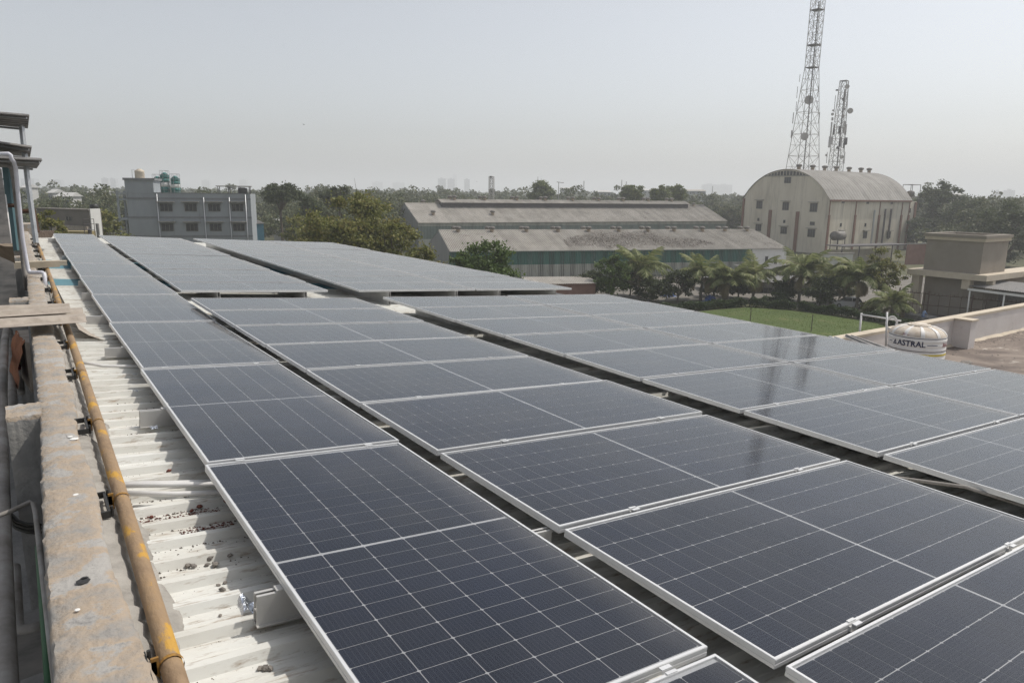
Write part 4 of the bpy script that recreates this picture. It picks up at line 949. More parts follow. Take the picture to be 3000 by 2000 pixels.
for i, (px, py, pyt, lab, sc) in enumerate(((1872, 872, 752, 'tall palm standing before the green shed wall, leftmost of the row', 1.12), (2052, 880, 772, 'bushy palm second from the left in the row', 1.08), (2130, 886, 796, 'smaller palm half hidden right of the bushy palm', .95),
                                          (2205, 878, 775, 'slender palm with visible trunk in the middle of the row', 1.0), (2340, 885, 760, 'tall palm before the white annex of the near shed', 1.15), (2432, 892, 800, 'low palm above the dark round tree', .95),
                                          (2508, 906, 775, 'upright palm left of the sparse leafy tree', 1.05), (2612, 932, 872, 'short young palm beside the gate', .8))):
    q = AZ(px, py, 0); hd = (q - Vector((0, 0, CZ))).dot(Vector(RW[2])); zt = A3(px, pyt, hd).z
    palm((q.x, q.y, 0), max(1.0, (zt - .2) * .70), lab, 70 + i, sc=sc)
q = AZ(2582, 912, 0); tree('sparse_tree', 'sparse leafy tree with two thin trunks right of the upright palm', (q.x, q.y, 0), 9.6, 2.9, 3.9, 'leaf_olive', 30, 5200, .12, 80, .14, cr=(.14, .26), fill=.2, twigs=26)
q = AZ(1790, 880, 0); tree('garden_tree', 'glossy green tree left of the tall palm', (q.x, q.y, 0), 7.2, 3.0, 3.4, 'leaf_green', 26, 8000, .14, 81, .16)
q = AZ(1985, 886, 0); tree('garden_tree', 'dark green tree between the two left palms', (q.x, q.y, 0), 5.0, 2.8, 2.3, 'leaf_dark', 20, 6000, .14, 82, .16)
q = AZ(1905, 884, 0); tree('garden_tree', 'dark shrubby tree at the foot of the tall palm', (q.x, q.y, 0), 4.0, 2.8, 2.0, 'leaf_dark', 20, 5500, .14, 86, .16)
for i_, (px_, py_, hh_, rr_, lab_) in enumerate(((1728, 868, 4.4, 2.6, 'dark bushy garden tree left of the glossy green tree'), (1845, 866, 5.2, 2.8, 'dark garden tree just behind the tall palm'), (2090, 868, 4.2, 2.6, 'dark garden tree behind the two bushy palms'), (2165, 872, 3.8, 2.4, 'dark low garden tree left of the slender palm'), (2300, 878, 3.6, 2.4, 'dark low garden tree left of the annex palm'), (2470, 886, 4.4, 2.4, 'dark garden tree behind the parked car'))):
    q = AZ(px_, py_, 0); tree('garden_tree', lab_, (q.x, q.y, 0), hh_, rr_, hh_ * .48, 'leaf_dark', 16, 4500, .15, 180 + i_, .14)
q = AZ(2400, 905, 0); tree('garden_tree', 'dark round garden tree behind the hedge', (q.x, q.y, 0), 4.6, 2.5, 2.0, 'leaf_dark', 20, 6500, .13, 83, .16)
q = AZ(2275, 893, 0); tree('garden_shrub', 'low dark shrub between the middle palms', (q.x, q.y, 0), 2.2, 2.0, 1.1, 'hedge', 14, 3500, .11, 84, .08, cat='shrub')
q = AZ(2545, 915, 0); tree('garden_shrub', 'low grey green shrub beside the parked car', (q.x, q.y, 0), 1.7, 1.3, .9, 'leaf_olive', 12, 2500, .1, 85, .07, cat='shrub')
LB = [(66, 66.5), (74.8, 65.0), (79, 64.8), (85, 64), (88.3, 58.6), (88.8, 52.7), (88.7, 46.9), (83.4, 39)]
b = MB(); poly = LB + [(83, 30), (58, 30), (58, 66.5)]
b.add([(x, y, .012) for x, y in poly], [tuple(range(len(poly) - 1, -1, -1))])
tag(b.build('lawn', MT['lawn']), 'green lawn below the terrace', 'lawn', kind='structure')
rg = np.random.default_rng(4)
C = np.stack([rg.uniform(58, 88, 42000), rg.uniform(31, 65, 42000), np.full(42000, .03)], 1)
lx = np.interp(C[:, 1], [30, 39, 46.9, 52.7, 58.6, 64, 66], [83, 83.4, 88.7, 88.8, 88.3, 85, 70]); C = C[C[:, 0] < lx - .1]
tag(link('grass', leaf_mesh('grass', C, rg.uniform(.025, .055, len(C)), MT['grass'], 5)), 'short clipped grass covering the lawn', 'grass', kind='stuff')
C = []
for (x0, y0), (x1, y1) in zip(LB[:-1], LB[1:]):
    L_ = math.hypot(x1 - x0, y1 - y0); n = int(L_ * 620)
    t = rg.random(n); nx, ny = (y1 - y0) / L_ * -1, (x1 - x0) / L_
    off = rg.uniform(.2, 1.5, n); hgt = rg.random(n) ** .6 * (1.05 + .22 * np.sin(t * L_ * 1.7) + .12 * np.sin(t * L_ * 4.3))
    C.append(np.stack([x0 + (x1 - x0) * t + nx * off, y0 + (y1 - y0) * t + ny * off, .05 + hgt], 1))
C = np.concatenate(C)
hd = empty('hedge', (85, 64.6, 0), 0, 'clipped dark hedge around the back of the lawn', 'hedge')
o = link('foliage', leaf_mesh('foliage', C, rg.uniform(.07, .15, len(C)), MT['hedge'], 6), hd); o.matrix_parent_inverse = Matrix.Translation(-Vector(hd.location))
b = MB()
for (x0, y0), (x1, y1) in zip(LB[:-1], LB[1:]):
    L_ = math.hypot(x1 - x0, y1 - y0)
    for k in range(int(L_ / 1.2) + 1):
        t = k * 1.2 / L_; x = x0 + (x1 - x0) * t - (y1 - y0) / L_ * .85; y = y0 + (y1 - y0) * t + (x1 - x0) / L_ * .85
        b.tube([(x, y, 0), (x, y, .8)], .04, 5)
o = b.build('stems', MT['bark'], hd); o.matrix_parent_inverse = Matrix.Translation(-Vector(hd.location)); o['kind'] = 'stuff'
b = MB(); b.add([(x, y, .006) for x, y in ((89.5, 20), (150, 20), (150, 150), (60, 150), (60, 82), (90.5, 70))], [(0, 1, 2, 3, 4, 5)])
tag(b.build('yard', MT['paving']), 'dusty paved yard behind the lawn', 'yard', kind='structure')
for i, (px, py) in enumerate(((2197, 946, ), (2376, 972))):
    q = AZ(px, py, 0); o = MB().tube([(0, 0, 0), (.04, 0, 2.1)], .05, 6).build('garden_stake', MT['bark']); o.location = (q.x, q.y, 0)
    tag(o, 'thin stake standing on the lawn, %s one' % ('left' if i == 0 else 'right'), 'stake', 'stakes on the lawn')
for i, (px, py) in enumerate(((1958, 868), (2080, 884))):
    q = AZ(px, py, 0); bb = MB(); rg2 = np.random.default_rng(i)
    n = 9; bb.add([((a - 4) * .3 + rg2.normal(0, .05), (c - 4) * .22, max(0, 1.1 - .09 * ((a - 4) ** 2 + (c - 4) ** 2) * .8) + rg2.normal(0, .1)) for c in range(n) for a in range(n)], [(c * n + a, c * n + a + 1, (c + 1) * n + a + 1, (c + 1) * n + a) for c in range(n - 1) for a in range(n - 1)])
    o = bb.build('blue_tarp', MT['bluebarrel']); o.location = (q.x, q.y, 0); tag(o, 'heap under a crumpled blue tarpaulin %s' % ('between the two left palms' if i == 0 else 'right of the bushy palm'), 'tarpaulin', 'blue tarpaulin heaps')

# ------------------------------------------------------------------ sheds
K = CZ / 13.0
VN = None
def vent(loc, label, group, s=1.0):
    s = s * 1.2
    global VN
    if VN is None:
        e = empty('turbine_vent', (0, 0, 0))
        MB().lathe([(.34, -.25), (.30, .42), (.33, .45)], (0, 0, 0), 14).build('neck', MT['ventneck'], e, True)
        b = MB(); n = 20; pf = [(.34, .45), (.47, .55), (.52, .70), (.46, .84), (.25, .93), (.03, .96)]
        vs = [((r * (1 + (.05 if j % 2 else -.05))) * math.cos(2 * math.pi * j / n + k * .12), (r * (1 + (.05 if j % 2 else -.05))) * math.sin(2 * math.pi * j / n + k * .12), z) for k, (r, z) in enumerate(pf) for j in range(n)]
        b.add(vs, [(k * n + j, k * n + (j + 1) % n, (k + 1) * n + (j + 1) % n, (k + 1) * n + j) for k in range(len(pf) - 1) for j in range(n)])
        b.build('turbine', MT['vent'], e); VN = e; o = e
    else: o = copy_tree(VN)
    o.location = loc; o.scale = (s, s, s); tag(o, label, 'roof vent', group); return o
def sheet_me(w, l, nr, dep, mat, name, lap=.03):
    """flat-lying ribbed sheet, ribs along +Y, width along +X"""
    b = MB(); us = [((k + u) * w / nr, h * dep) for k in range(nr) for u, h in ((0, 0), (.3, 0), (.42, 1), (.72, 1), (.86, 0))] + [(w + lap, 0)]
    vs = []
    for x, h in us: vs += [(x, 0, h), (x, l, h)]
    b.add(vs, [(2 * i, 2 * i + 2, 2 * i + 3, 2 * i + 1) for i in range(len(us) - 1)])
    return b.mesh(name, mat)
def shed(name, label, eL, eR, hw, hr, wallmats, hsplit, green_h, with_ann=False, sheetw=1.05):
    eL = Vector(eL); eR = Vector(eR); a = (eR - eL); L = a.length; a.normalize(); bdir = UP.cross(a)
    e = empty(name, (eL.x, eL.y, 0), math.atan2(a.y, a.x), label, 'shed')
    ze = eL.z; n = int(round(L / sheetw)); w = L / n
    sl = math.hypot(hw, hr); ang = math.atan2(hr, hw); ov = .45
    me = sheet_me(w, sl + ov, 3, .10, MT['asbestos'], 'roof_sheet')
    for i in range(n):
        o = link('roof_sheet', me, e); o.location = (i * w, -ov * math.cos(ang), ze - ov * math.sin(ang) + .03 + (.012 if i % 2 else 0) + random.uniform(0, .012)); o.rotation_euler = (ang + random.uniform(-.002, .002), 0, 0)
    b = MB(); b.add([(0, hw, ze + hr + .02), (L, hw, ze + hr + .02), (L, 2 * hw + .4, ze - .05), (0, 2 * hw + .4, ze - .05)], [(0, 1, 2, 3)]); b.build('rear_roof_slope', MT['asbestos'], e)
    b = MB(); b.tube([(0, hw, ze + hr + .08), (L, hw, ze + hr + .08)], .16, 8); b.build('ridge_cap', MT['asbestos'], e)
    b = MB(); b.box((0.05, .15, 0), (L - .05, .3, ze - .02)); b.box((.05, 2 * hw - .3, 0), (L - .05, 2 * hw - .15, ze - .02)); b.build('wall_core', MT['concrete_grey'], e)
    # cladding
    def clad(nm, z0, z1, mk, x0, x1):
        if z1 <= z0: return
        k = max(1, int(round((x1 - x0) / sheetw))); ww = (x1 - x0) / k; me2 = sheet_me(ww, z1 - z0, 3, .08, MT[mk], nm, .0)
        for i in range(k):
            o = link(nm, me2, e); o.location = (x0 + i * ww, .15 - .003 * (i % 2), z0); o.rotation_euler = (math.pi / 2, 0, 0)
    for (nm, z0, z1, mk, x0, x1) in wallmats(L, ze): clad(nm, z0, z1, mk, x0, x1)
    # gables
    for x, sg in ((0.04, 1), (L - .04, -1)):
        ng = int(2 * hw / 1.1); b = MB()
        for k in range(ng):
            y0, y1 = .3 + (2 * hw - .6) * k / ng, .3 + (2 * hw - .6) * (k + 1) / ng
            def zt(y): return ze + hr * (1 - abs(y - hw) / hw) - .03
            off = .02 * (k % 2)
            b2 = MB(); b2.add([(x - off * sg, y0, 0), (x - off * sg, y1, 0), (x - off * sg, y1, zt(y1)), (x - off * sg, y0, zt(y0)), (x + .06 * sg, y0, 0), (x + .06 * sg, y1, 0), (x + .06 * sg, y1, zt(y1)), (x + .06 * sg, y0, zt(y0))], [(0, 1, 2, 3), (7, 6, 5, 4), (0, 3, 7, 4), (1, 5, 6, 2), (3, 2, 6, 7)])
            b2.build('gable_sheet', MT['shed_gable'] if sg > 0 else MT['white'], e)
    return e, a, bdir, L
def off_(eL, a, bd, u, v, z): return Vector((eL.x, eL.y, 0)) + a * u + bd * v + Vector((0, 0, z))
ze = CZ - 8.6 * K
nL, nR = AZ(1317, 736, ze), AZ(2306, 727, ze)
Z_SP = ze - 2.62
def wn(L, z): return [('green_cladding', Z_SP, z - .1, 'shed_green', 0, L - 8.2), ('white_cladding', .3, Z_SP, 'shed_white', 0, L - 8.2)]
HW, HR = 10 * K, 2.55 * K
ns, a1, b1, L1 = shed('near_shed', 'long shed with brown ribbed roof and green over white walls', nL, nR, HW, HR, wn, 0, 0)
# white rendered annex end with two small windows
o = MB().box((L1 - 8.15, .02, 0), (L1 - .02, .30, ze - .06)).build('annex_wall', MT['white'], ns)
for k in (4.4, 2.2):
    w_ = MB().box((L1 - k - .55, -.03, ze - 3.2), (L1 - k + .05, .02, ze - 1.7)).build('window', MT['dark_glass'], ns)
    w2 = MB(); w2.box((-.65 + L1 - k, -.05, ze - 1.7), (L1 - k + .15, .02, ze - 1.6)); w2.box((L1 - k - .28, -.045, ze - 3.2), (L1 - k - .22, -.03, ze - 1.7)); w2.build('frame', MT['awning'], w_)
MB().box((L1 - 8.3, .0, .3), (L1 - 8.15, .14, ze)).build('downpipe', MT['tin_grey'], ns)
MB().box((0, -.5, ze - .12), (L1 - 8, -.36, ze + .02)).build('eave_trim', MT['shed_white'], ns)
def along(px, py_ref, vfrac, hz):
    """distance along the shed ridge for a given pixel column"""
    best = None
    for u in np.arange(0, L1, .1):
        P = off_(nL, a1, b1, u, HW * vfrac, hz); c = RW @ (np.array(P) - (0, 0, CZ)); x = 1500 + F * c[0] / c[2]
        if best is None or abs(x - px) < best[0]: best = (abs(x - px), u)
    return best[1]
for i, px in enumerate((1342, 1441, 1542, 1634, 1724, 1813, 1898, 1974, 2057, 2124, 2188)):
    u = along(px, 0, .92, ze + HR * .92)
    vent(off_(nL, a1, b1, u, HW * .92, ze + HR * .92), 'turbine vent on the front slope of the near shed, %s from the left' % ORD[i], 'vents on the near shed')
    vent(off_(nL, a1, b1, u - .35, HW * 1.1, ze + HR * .9), 'turbine vent just behind the ridge of the near shed, %s from the left' % ORD[i], 'vents on the near shed')
# dry creeper spread over the roof
rg = np.random.default_rng(8); C = []
for i in range(15000):
    t = rg.random(); u0, u1 = along(1690, 0, .5, ze + HR * .5), 0
    break
ua, ub = along(1650, 0, .4, ze + HR * .4), along(2075, 0, .4, ze + HR * .4)
n = 30000; t = rg.random(n); vv = rg.random(n)
up_lim = .90 - .55 * np.clip((t - .62) / .38, 0, 1) - .45 * np.clip((.25 - t) / .25, 0, 1) + .05 * np.sin(t * 23)
lo_lim = .02 + .14 * np.sin(t * 7 + 1) ** 2
keep = (vv < up_lim) & (vv > lo_lim) & (rg.random(n) < .35 + .65 * np.sin(np.pi * np.clip((vv - lo_lim) / (up_lim - lo_lim + 1e-6), 0, 1)))
t, vv = t[keep], vv[keep]
C = np.array([off_(nL, a1, b1, ua + (ub - ua) * tt, HW * v, ze + HR * v + .09 + rg.random() * .07) for tt, v in zip(t, vv)])
tag(link('dry_creeper', leaf_mesh('dry_creeper', C, rg.uniform(.04, .12, len(C)), MT['creeper'], 3, 6.0, 1.5)), 'brown dried creeper spread over the near shed roof', 'creeper', kind='stuff')

zf = CZ - 6.5 * K
fL, fR = AZ(1225, 652, zf), AZ(2129, 646.6, zf)
HF, HH = 10 * K, 4.0 * K
def wf(L, z): return [('white_eave_cladding', z - 1.0, z - .05, 'shed_white', 0, L), ('green_cladding', z - 4.4, z - 1.0, 'shed_green2', 0, L), ('white_cladding', .3, z - 4.4, 'shed_white', 0, L)]
fs_, a2, b2, L2_ = shed('far_shed', 'longer shed behind with raised ridge monitor and pale green wall', fL, fR, HF, HH, wf, 0, 0, sheetw=1.25)
# ridge monitor
def alongf(px, v, z):
    us = np.arange(0, L2_, .2); best = (1e9, 0)
    for u in us:
        P = off_(fL, a2, b2, u, v, z); c = RW @ (np.array(P) - (0, 0, CZ)); x = 1500 + F * c[0] / c[2]
        if abs(x - px) < best[0]: best = (abs(x - px), u)
    return best[1]
um0, um1 = alongf(1283, HF, zf + HH + 1), alongf(2005, HF, zf + HH + 1)
mon = 3.0
zm = zf + HH - .2
b = MB(); b.box((um0 + .3, HF - mon + .5, zf + HH * .6), (um1 - .3, HF - mon + .6, zm + .55)); b.box((um0 + .3, HF - mon + .5, zf + HH * .6), (um0 + .4, HF + mon - .5, zm + .5)); b.box((um1 - .4, HF - mon + .5, zf + HH * .6), (um1 - .3, HF + mon - .5, zm + .5))
b.build('monitor_louvre', MT['tower_dark'], fs_)
nm_ = int((um1 - um0) / 1.25); wm = (um1 - um0) / nm_; angm = math.atan2(.85, mon)
me = sheet_me(wm, math.hypot(mon + .3, .95), 3, .10, MT['asbestos'], 'monitor_sheet')
for i in range(nm_):
    o = link('monitor_sheet', me, fs_); o.location = (um0 + i * wm, HF - mon - .3, zm + .5 + .01 * (i % 2)); o.rotation_euler = (angm, 0, 0)
b = MB(); b.add([(um0, HF, zm + 1.45), (um1, HF, zm + 1.45), (um1, HF + mon + .3, zm + .5), (um0, HF + mon + .3, zm + .5)], [(0, 1, 2, 3)]); b.build('monitor_rear_slope', MT['asbestos'], fs_)
for i, px in enumerate((1332, 1420, 1513, 1597, 1677, 1754, 1825, 1898, 1967)):
    u = alongf(px, HF - .6, zm + 1.3)
    vent(off_(fL, a2, b2, u, HF - .6, zm + 1.25), 'turbine vent on the ridge monitor of the far shed, %s from the left' % ORD[i], 'vents on the far shed', 1.15)
    vent(off_(fL, a2, b2, u - .8, HF + .9, zm + 1.2), 'turbine vent behind the monitor ridge of the far shed, %s from the left' % ORD[i], 'vents on the far shed', 1.15)
for i, (px, v, lab) in enumerate(((1240, HF * 1.05, 'turbine vent at the left end of the far shed ridge'), (1269, HF * .38, 'lone turbine vent low on the far shed roof, left one'), (1443, HF * .38, 'lone turbine vent low on the far shed roof, right one'), (2032, HF * .9, 'turbine vent at the right end of the far shed ridge'))):
    z = zf + HH * (1 - abs(v - HF) / HF); u = alongf(px, v, z); vent(off_(fL, a2, b2, u, v, z), lab, 'vents on the far shed', 1.15)

# ------------------------------------------------------------------ arched building
Db = 165 * K
cn = A3(2431, 582, Db); Gw, Gl = 24.1 * K, 36.5 * K
rise = 6.9 * K
ab = empty('arched_building', (cn.x, cn.y, 0), 0, 'cream rendered building with arched roof and red brown pilasters', 'building')
He = cn.z
def arch(y): 
    R_ = (Gw ** 2 / 4 + rise ** 2) / (2 * rise); return He + rise - R_ + math.sqrt(max(0, R_ ** 2 - (y - Gw / 2) ** 2))
b = MB(); n = 28
vs = [(0, Gw * k / n, 0) for k in range(n + 1)] + [(0, Gw * k / n, arch(Gw * k / n) - .12) for k in range(n + 1)]
b.add(vs, [(k, n + 1 + k, n + 2 + k, k + 1) for k in range(n)])
vs = [(Gl, Gw * k / n, 0) for k in range(n + 1)] + [(Gl, Gw * k / n, arch(Gw * k / n) - .12) for k in range(n + 1)]
b.add(vs, [(k, k + 1, n + 2 + k, n + 1 + k) for k in range(n)])
b.quad((0, 0, 0), (Gl, 0, 0), (Gl, 0, He), (0, 0, He)); b.quad((0, Gw, 0), (0, Gw, He), (Gl, Gw, He), (Gl, Gw, 0))
b.build('wall', MT['barn_wall'], ab)
ns_ = 30; wS = (Gl + .7) / ns_
b = MB(); ks = 26; ribs = [(0, 0), (.3, 0), (.45, .09), (.75, .09), (.9, 0), (1.02, 0)]
for k in range(ks + 1):
    y = -.5 + (Gw + 1.0) * k / ks; yy = min(max(y, 0), Gw); z = arch(yy) - (.35 if y < 0 or y > Gw else 0)
    for u, h in ribs: b.v.append((u * wS, y, z + h))
m_ = len(ribs)
for k in range(ks):
    for j in range(m_ - 1): b.f.append((k * m_ + j, k * m_ + j + 1, (k + 1) * m_ + j + 1, (k + 1) * m_ + j)); b.m.append(0)
me = b.mesh('roof_sheet', MT['barn_roof'])
for i in range(ns_):
    o = link('roof_sheet', me, ab); o.location = (-.35 + i * wS, 0, .02 * (i % 2))
# lunette glazing
lz0 = arch(Gw * .24)
b = MB(); yy = np.linspace(Gw * .245, Gw * .755, 15)
for k in range(14):
    y0, y1 = yy[k], yy[k + 1]
    pn = MB(); pn.add([(-.06, y0 + .12, lz0), (-.06, y1 - .12, lz0), (-.06, y1 - .12, arch(y1 if k >= 7 else y1) - .45), (-.06, y0 + .12, arch(y0) - .45), (-.01, y0 + .12, lz0), (-.01, y1 - .12, lz0), (-.01, y1 - .12, arch(y1) - .45), (-.01, y0 + .12, arch(y0) - .45)], [(0, 3, 2, 1), (4, 5, 6, 7), (0, 1, 5, 4), (2, 3, 7, 6), (0, 4, 7, 3), (1, 2, 6, 5)])
    pn.build('lunette_pane', MT['dark_glass'], ab)
MB().box((-.12, Gw * .23, lz0 - .25), (-.005, Gw * .77, lz0 - .03)).build('lunette_sill', MT['awning'], ab)
def win_x(parent, x, y, z, w, h, awn=True, pan=3):          # window on a wall facing -X
    o = MB().box((x - .05, y - w / 2, z - h / 2), (x - .005, y + w / 2, z + h / 2)).build('window', MT['dark_glass'], parent)
    f_ = MB(); t = .07
    for (y0, y1, z0, z1_) in ((-w / 2 - t, w / 2 + t, h / 2, h / 2 + t), (-w / 2 - t, w / 2 + t, -h / 2 - t, -h / 2), (-w / 2 - t, -w / 2, -h / 2, h / 2), (w / 2, w / 2 + t, -h / 2, h / 2)): f_.box((x - .09, y + y0, z + z0), (x - .004, y + y1, z + z1_))
    for k in range(1, pan): f_.box((x - .075, y - w / 2 + w * k / pan - .03, z - h / 2), (x - .05, y - w / 2 + w * k / pan + .03, z + h / 2))
    f_.build('frame', MT['curtain'], o)
    if awn: MB().box((x - .75, y - w / 2 - .45, z + h / 2 + .28), (x - .003, y + w / 2 + .45, z + h / 2 + .42)).build('awning', MT['awning'], parent)
def win_y(parent, x, y, z, w, h, awn=True, pan=2):          # window on a wall facing -Y
    o = MB().box((x - w / 2, y - .05, z - h / 2), (x + w / 2, y - .005, z + h / 2)).build('window', MT['dark_glass'], parent)
    f_ = MB(); t = .07
    for (x0, x1, z0, z1_) in ((-w / 2 - t, w / 2 + t, h / 2, h / 2 + t), (-w / 2 - t, w / 2 + t, -h / 2 - t, -h / 2), (-w / 2 - t, -w / 2, -h / 2, h / 2), (w / 2, w / 2 + t, -h / 2, h / 2)): f_.box((x + x0, y - .09, z + z0), (x + x1, y - .004, z + z1_))
    for k in range(1, pan): f_.box((x - w / 2 + w * k / pan - .03, y - .075, z - h / 2), (x - w / 2 + w * k / pan + .03, y - .05, z + h / 2))
    f_.build('frame', MT['curtain'], o)
    if awn: MB().box((x - w / 2 - .45, y - .75, z + h / 2 + .28), (x + w / 2 + .45, y - .003, z + h / 2 + .42)).build('awning', MT['awning'], parent)
def gy(px, py): P = AX(px, py, cn.x); return P.y - cn.y, P.z
def gx(px, py): P = AY(px, py, cn.y); return P.x - cn.x, P.z
for px, py, w, h, aw in ((2225, 600, 2.0, 2.2, 1), (2302, 604, 2.0, 2.2, 1), (2384, 608, 2.2, 2.3, 1), (2308, 528, 2.1, 1.6, 0), (2222, 667, 1.9, 1.9, 1), (2296, 675, 2.0, 1.9, 1), (2377, 683, 2.2, 2.1, 1), (2380, 655, 1.4, .9, 0), (2222, 643, .6, .8, 0), (2298, 649, .6, .8, 0)):
    y, z = gy(px, py); win_x(ab, 0, y, z, w, h, bool(aw), 3 if w > 1.5 else 1)
for px, py, w, h, aw in ((2463, 687, 1.9, 1.8, 1), (2534, 688, 2.0, 1.9, 1), (2603, 688, 2.0, 1.9, 1), (2463, 659, .7, .9, 0), (2535, 659, .7, .9, 0), (2605, 660, .7, .9, 0), (2686, 660, .7, .9, 0), (2470, 592, 1.2, .5, 0), (2542, 594, 1.2, .5, 0), (2612, 595, 1.2, .5, 0)):
    x, z = gx(px, py)
    if x < Gl: win_y(ab, x, 0, z, w, h, bool(aw), 2 if w > 1.5 else 1)
for px, top in ((2258, 615), (2338, 620)):
    y, z = gy(px, top); MB().box((-.28, y - .5, 0), (-.004, y + .5, z)).build('pilaster', MT['red_brown'], ab)
MB().box((-.25, Gw - .5, 0), (-.004, Gw + .2, He - .3)).build('pilaster', MT['red_brown'], ab)
for px in (2434, 2505, 2575, 2640, 2690):
    x, z = gx(px, 630)
    if px == 2434: x = .35
    if x > Gl: x = Gl - .3
    MB().box((x - .4, -.3, 0), (x + .4, -.004, z)).build('pilaster', MT['red_brown'], ab); MB().box((x - .16, -.16, z), (x + .16, -.004, He - .2)).build('downpipe', MT['red_brown'], ab)
MB().box((-.1, -.6, He - .75), (Gl, -.08, He - .28)).build('eave_beam', MT['red_brown'], ab)
for px, y0, y1 in ((2588, 612, 712), (2605, 612, 700), (2556, 615, 712)):
    x, zt_ = gx(px, y0); _, zb_ = gx(px, y1)
    MB().tube([(x, -.7, zb_), (x, -.7, zt_)], .28, 8).build('flue_pipe', MT['tower_dark'] if px != 2556 else MT['steel'], ab)
for i, px in enumerate((2340, 2380, 2415, 2450, 2487, 2522, 2557)):
    P0 = AX(px, 500, cn.x)
    us = min(np.arange(.3, Gl, .2), key=lambda u: abs((lambda c: 1500 + F * c[0] / c[2])(RW @ np.array((cn.x + u, cn.y + Gw / 2, He + rise - CZ))) - px))
    vent((cn.x + us, cn.y + Gw / 2, He + rise + .1), 'pale roof vent on the arched roof, %s from the left' % ORD[i], 'vents on the arched roof', 1.35)
# annex strip at the right end, with its own slim tower
x0_ = Gl + .02; an = MB().box((x0_, 1.5, 0), (x0_ + 7, 16, He - .6)).build('annex', MT['barn_wall'], ab)
MB().box((x0_ + 5.6, 1.15, 0), (x0_ + 6.6, 1.495, He - .8)).build('pilaster', MT['red_brown'], ab)
win_y(ab, x0_ + 3.2, 1.5, He - 3.4, .8, 1.3, False, 1); win_y(ab, x0_ + 2.6, 1.5, He - 11, .7, 1.1, False, 1)
# small iron platform with a tank at the right eave
P = A3(2672, 560, Db * 1.14); e = empty('roof_platform', (P.x, P.y, P.z - 4), 0, 'iron platform with a small tank at the right end of the arched roof', 'platform')
b = MB()
for dx, dy in ((0, 0), (5, 0), (0, 3), (5, 3)): b.tube([(dx, dy, -2), (dx, dy, 6)], .1, 4)
for dz in (2.2, 6): 
    for q in (((0, 0), (5, 0)), ((5, 0), (5, 3)), ((5, 3), (0, 3)), ((0, 3), (0, 0))): b.tube([(*q[0], dz), (*q[1], dz)], .09, 4)
b.build('iron_frame', MT['tower_dark'], e); MB().lathe([(1.1, 2.3), (1.15, 3.6), (.9, 4.0), (.2, 4.2)], (2.3, 1.5, 0), 16).build('tank', MT['vent'], e, True)
# plant in front of the arched building: canopy, vessel, low walls
P = A3(2450, 745, 176); e = empty('process_vessel', (P.x, P.y, 0), 0, 'small round vessel on a stand before the arched building', 'vessel')
zz_ = A3(2448, 690, 176).z
MB().tube([(-1.9, 0, zz_), (1.9, 0, zz_)], 1.1, 14).build('vessel', MT['vent'], e, True)
b = MB()
for dx in (-1.6, 1.6):
    for dy in (-.9, .9): b.tube([(dx, dy, 0), (dx, dy, zz_)], .12, 4)
b.build('stand', MT['tower_dark'], e)
P0, P1_ = A3(2470, 722, 168), A3(2664, 716, 178)
e = empty('plant_canopy', (P0.x, P0.y, 0), math.atan2((P1_ - P0).y, (P1_ - P0).x), 'flat dark canopy on posts before the arched building', 'canopy'); Lc = (P1_ - P0).xy.length
MB().box((0, 0, P0.z - .15), (Lc, 5, P0.z + .1)).build('roof', MT['tower_dark'], e)
for k in range(5): MB().box((Lc * k / 4 - .1, .1, 0), (Lc * k / 4 + .1, .3, P0.z - .15)).build('post', MT['tower_dark'], e)
MB().box((0, 4.6, 0), (Lc, 4.9, P0.z - 1.2)).build('back_wall', MT['barn_wall'], e)
for (pa, pb, zt_, mk, lab, d1, d2) in (((2412, 745), (2500, 744), None, 'shed_white', 'white ribbed boundary wall below the arched building', 150, 152), ((2660, 716), (2720, 718), None, 'red_brick_wall', 'red brown wall between the arched building and the tank house', 170, 172)):
    A_, B_ = A3(*pa, d1), A3(*pb, d2); e = empty('yard_wall', (A_.x, A_.y, 0), math.atan2((B_ - A_).y, (B_ - A_).x), lab, 'wall')
    L_ = (B_ - A_).xy.length; MB().box((0, 0, 0), (L_, .3, A_.z)).build('wall', MT[mk], e); MB().box((-.1, -.1, A_.z), (L_ + .1, .4, A_.z + .25)).build('coping', MT['awning'], e)
# low outbuildings behind the palms
def lowb(name, label, pa, d1, pb, d2, depth, mat, roofmat, wins=0, over=.5):
    A_, B_ = A3(*pa, d1), A3(*pb, d2); e = empty(name, (A_.x, A_.y, 0), math.atan2((B_ - A_).y, (B_ - A_).x), label, 'building')
    L_ = (B_ - A_).xy.length; h = A_.z
    MB().box((0, 0, 0), (L_, depth, h)).build('wall', MT[mat], e)
    n = max(2, int(L_ / 1.4)); me = sheet_me((L_ + 2 * over) / n, depth + over * 2, 5, .05, MT[roofmat], 'roof_sheet')
    for i in range(n):
        o = link('roof_sheet', me, e); o.location = (-over + i * (L_ + 2 * over) / n, -over, h + .02 + .01 * (i % 2)); o.rotation_euler = (.06, 0, 0)
    for k in range(wins): win_y(e, L_ * (k + .5) / wins, 0, h - 1.7, L_ / wins * .8, 1.5, False, 3)
    return e
lowb('low_office', 'low office with a strip of windows behind the middle palms', (2075, 822), 118, (2420, 818), 116, 6, 'concrete_grey', 'tin_grey', 7)
lowb('lean_to', 'low grey tin roofed lean-to at the foot of the near shed', (1560, 832), 103, (1745, 836), 105, 5, 'red_brick_wall', 'asbestos', 0)
lowb('lean_to', 'flat roofed outbuilding before the white annex of the near shed', (2215, 797), 132, (2440, 792), 134, 8, 'bldg_brown', 'tin_grey', 0)

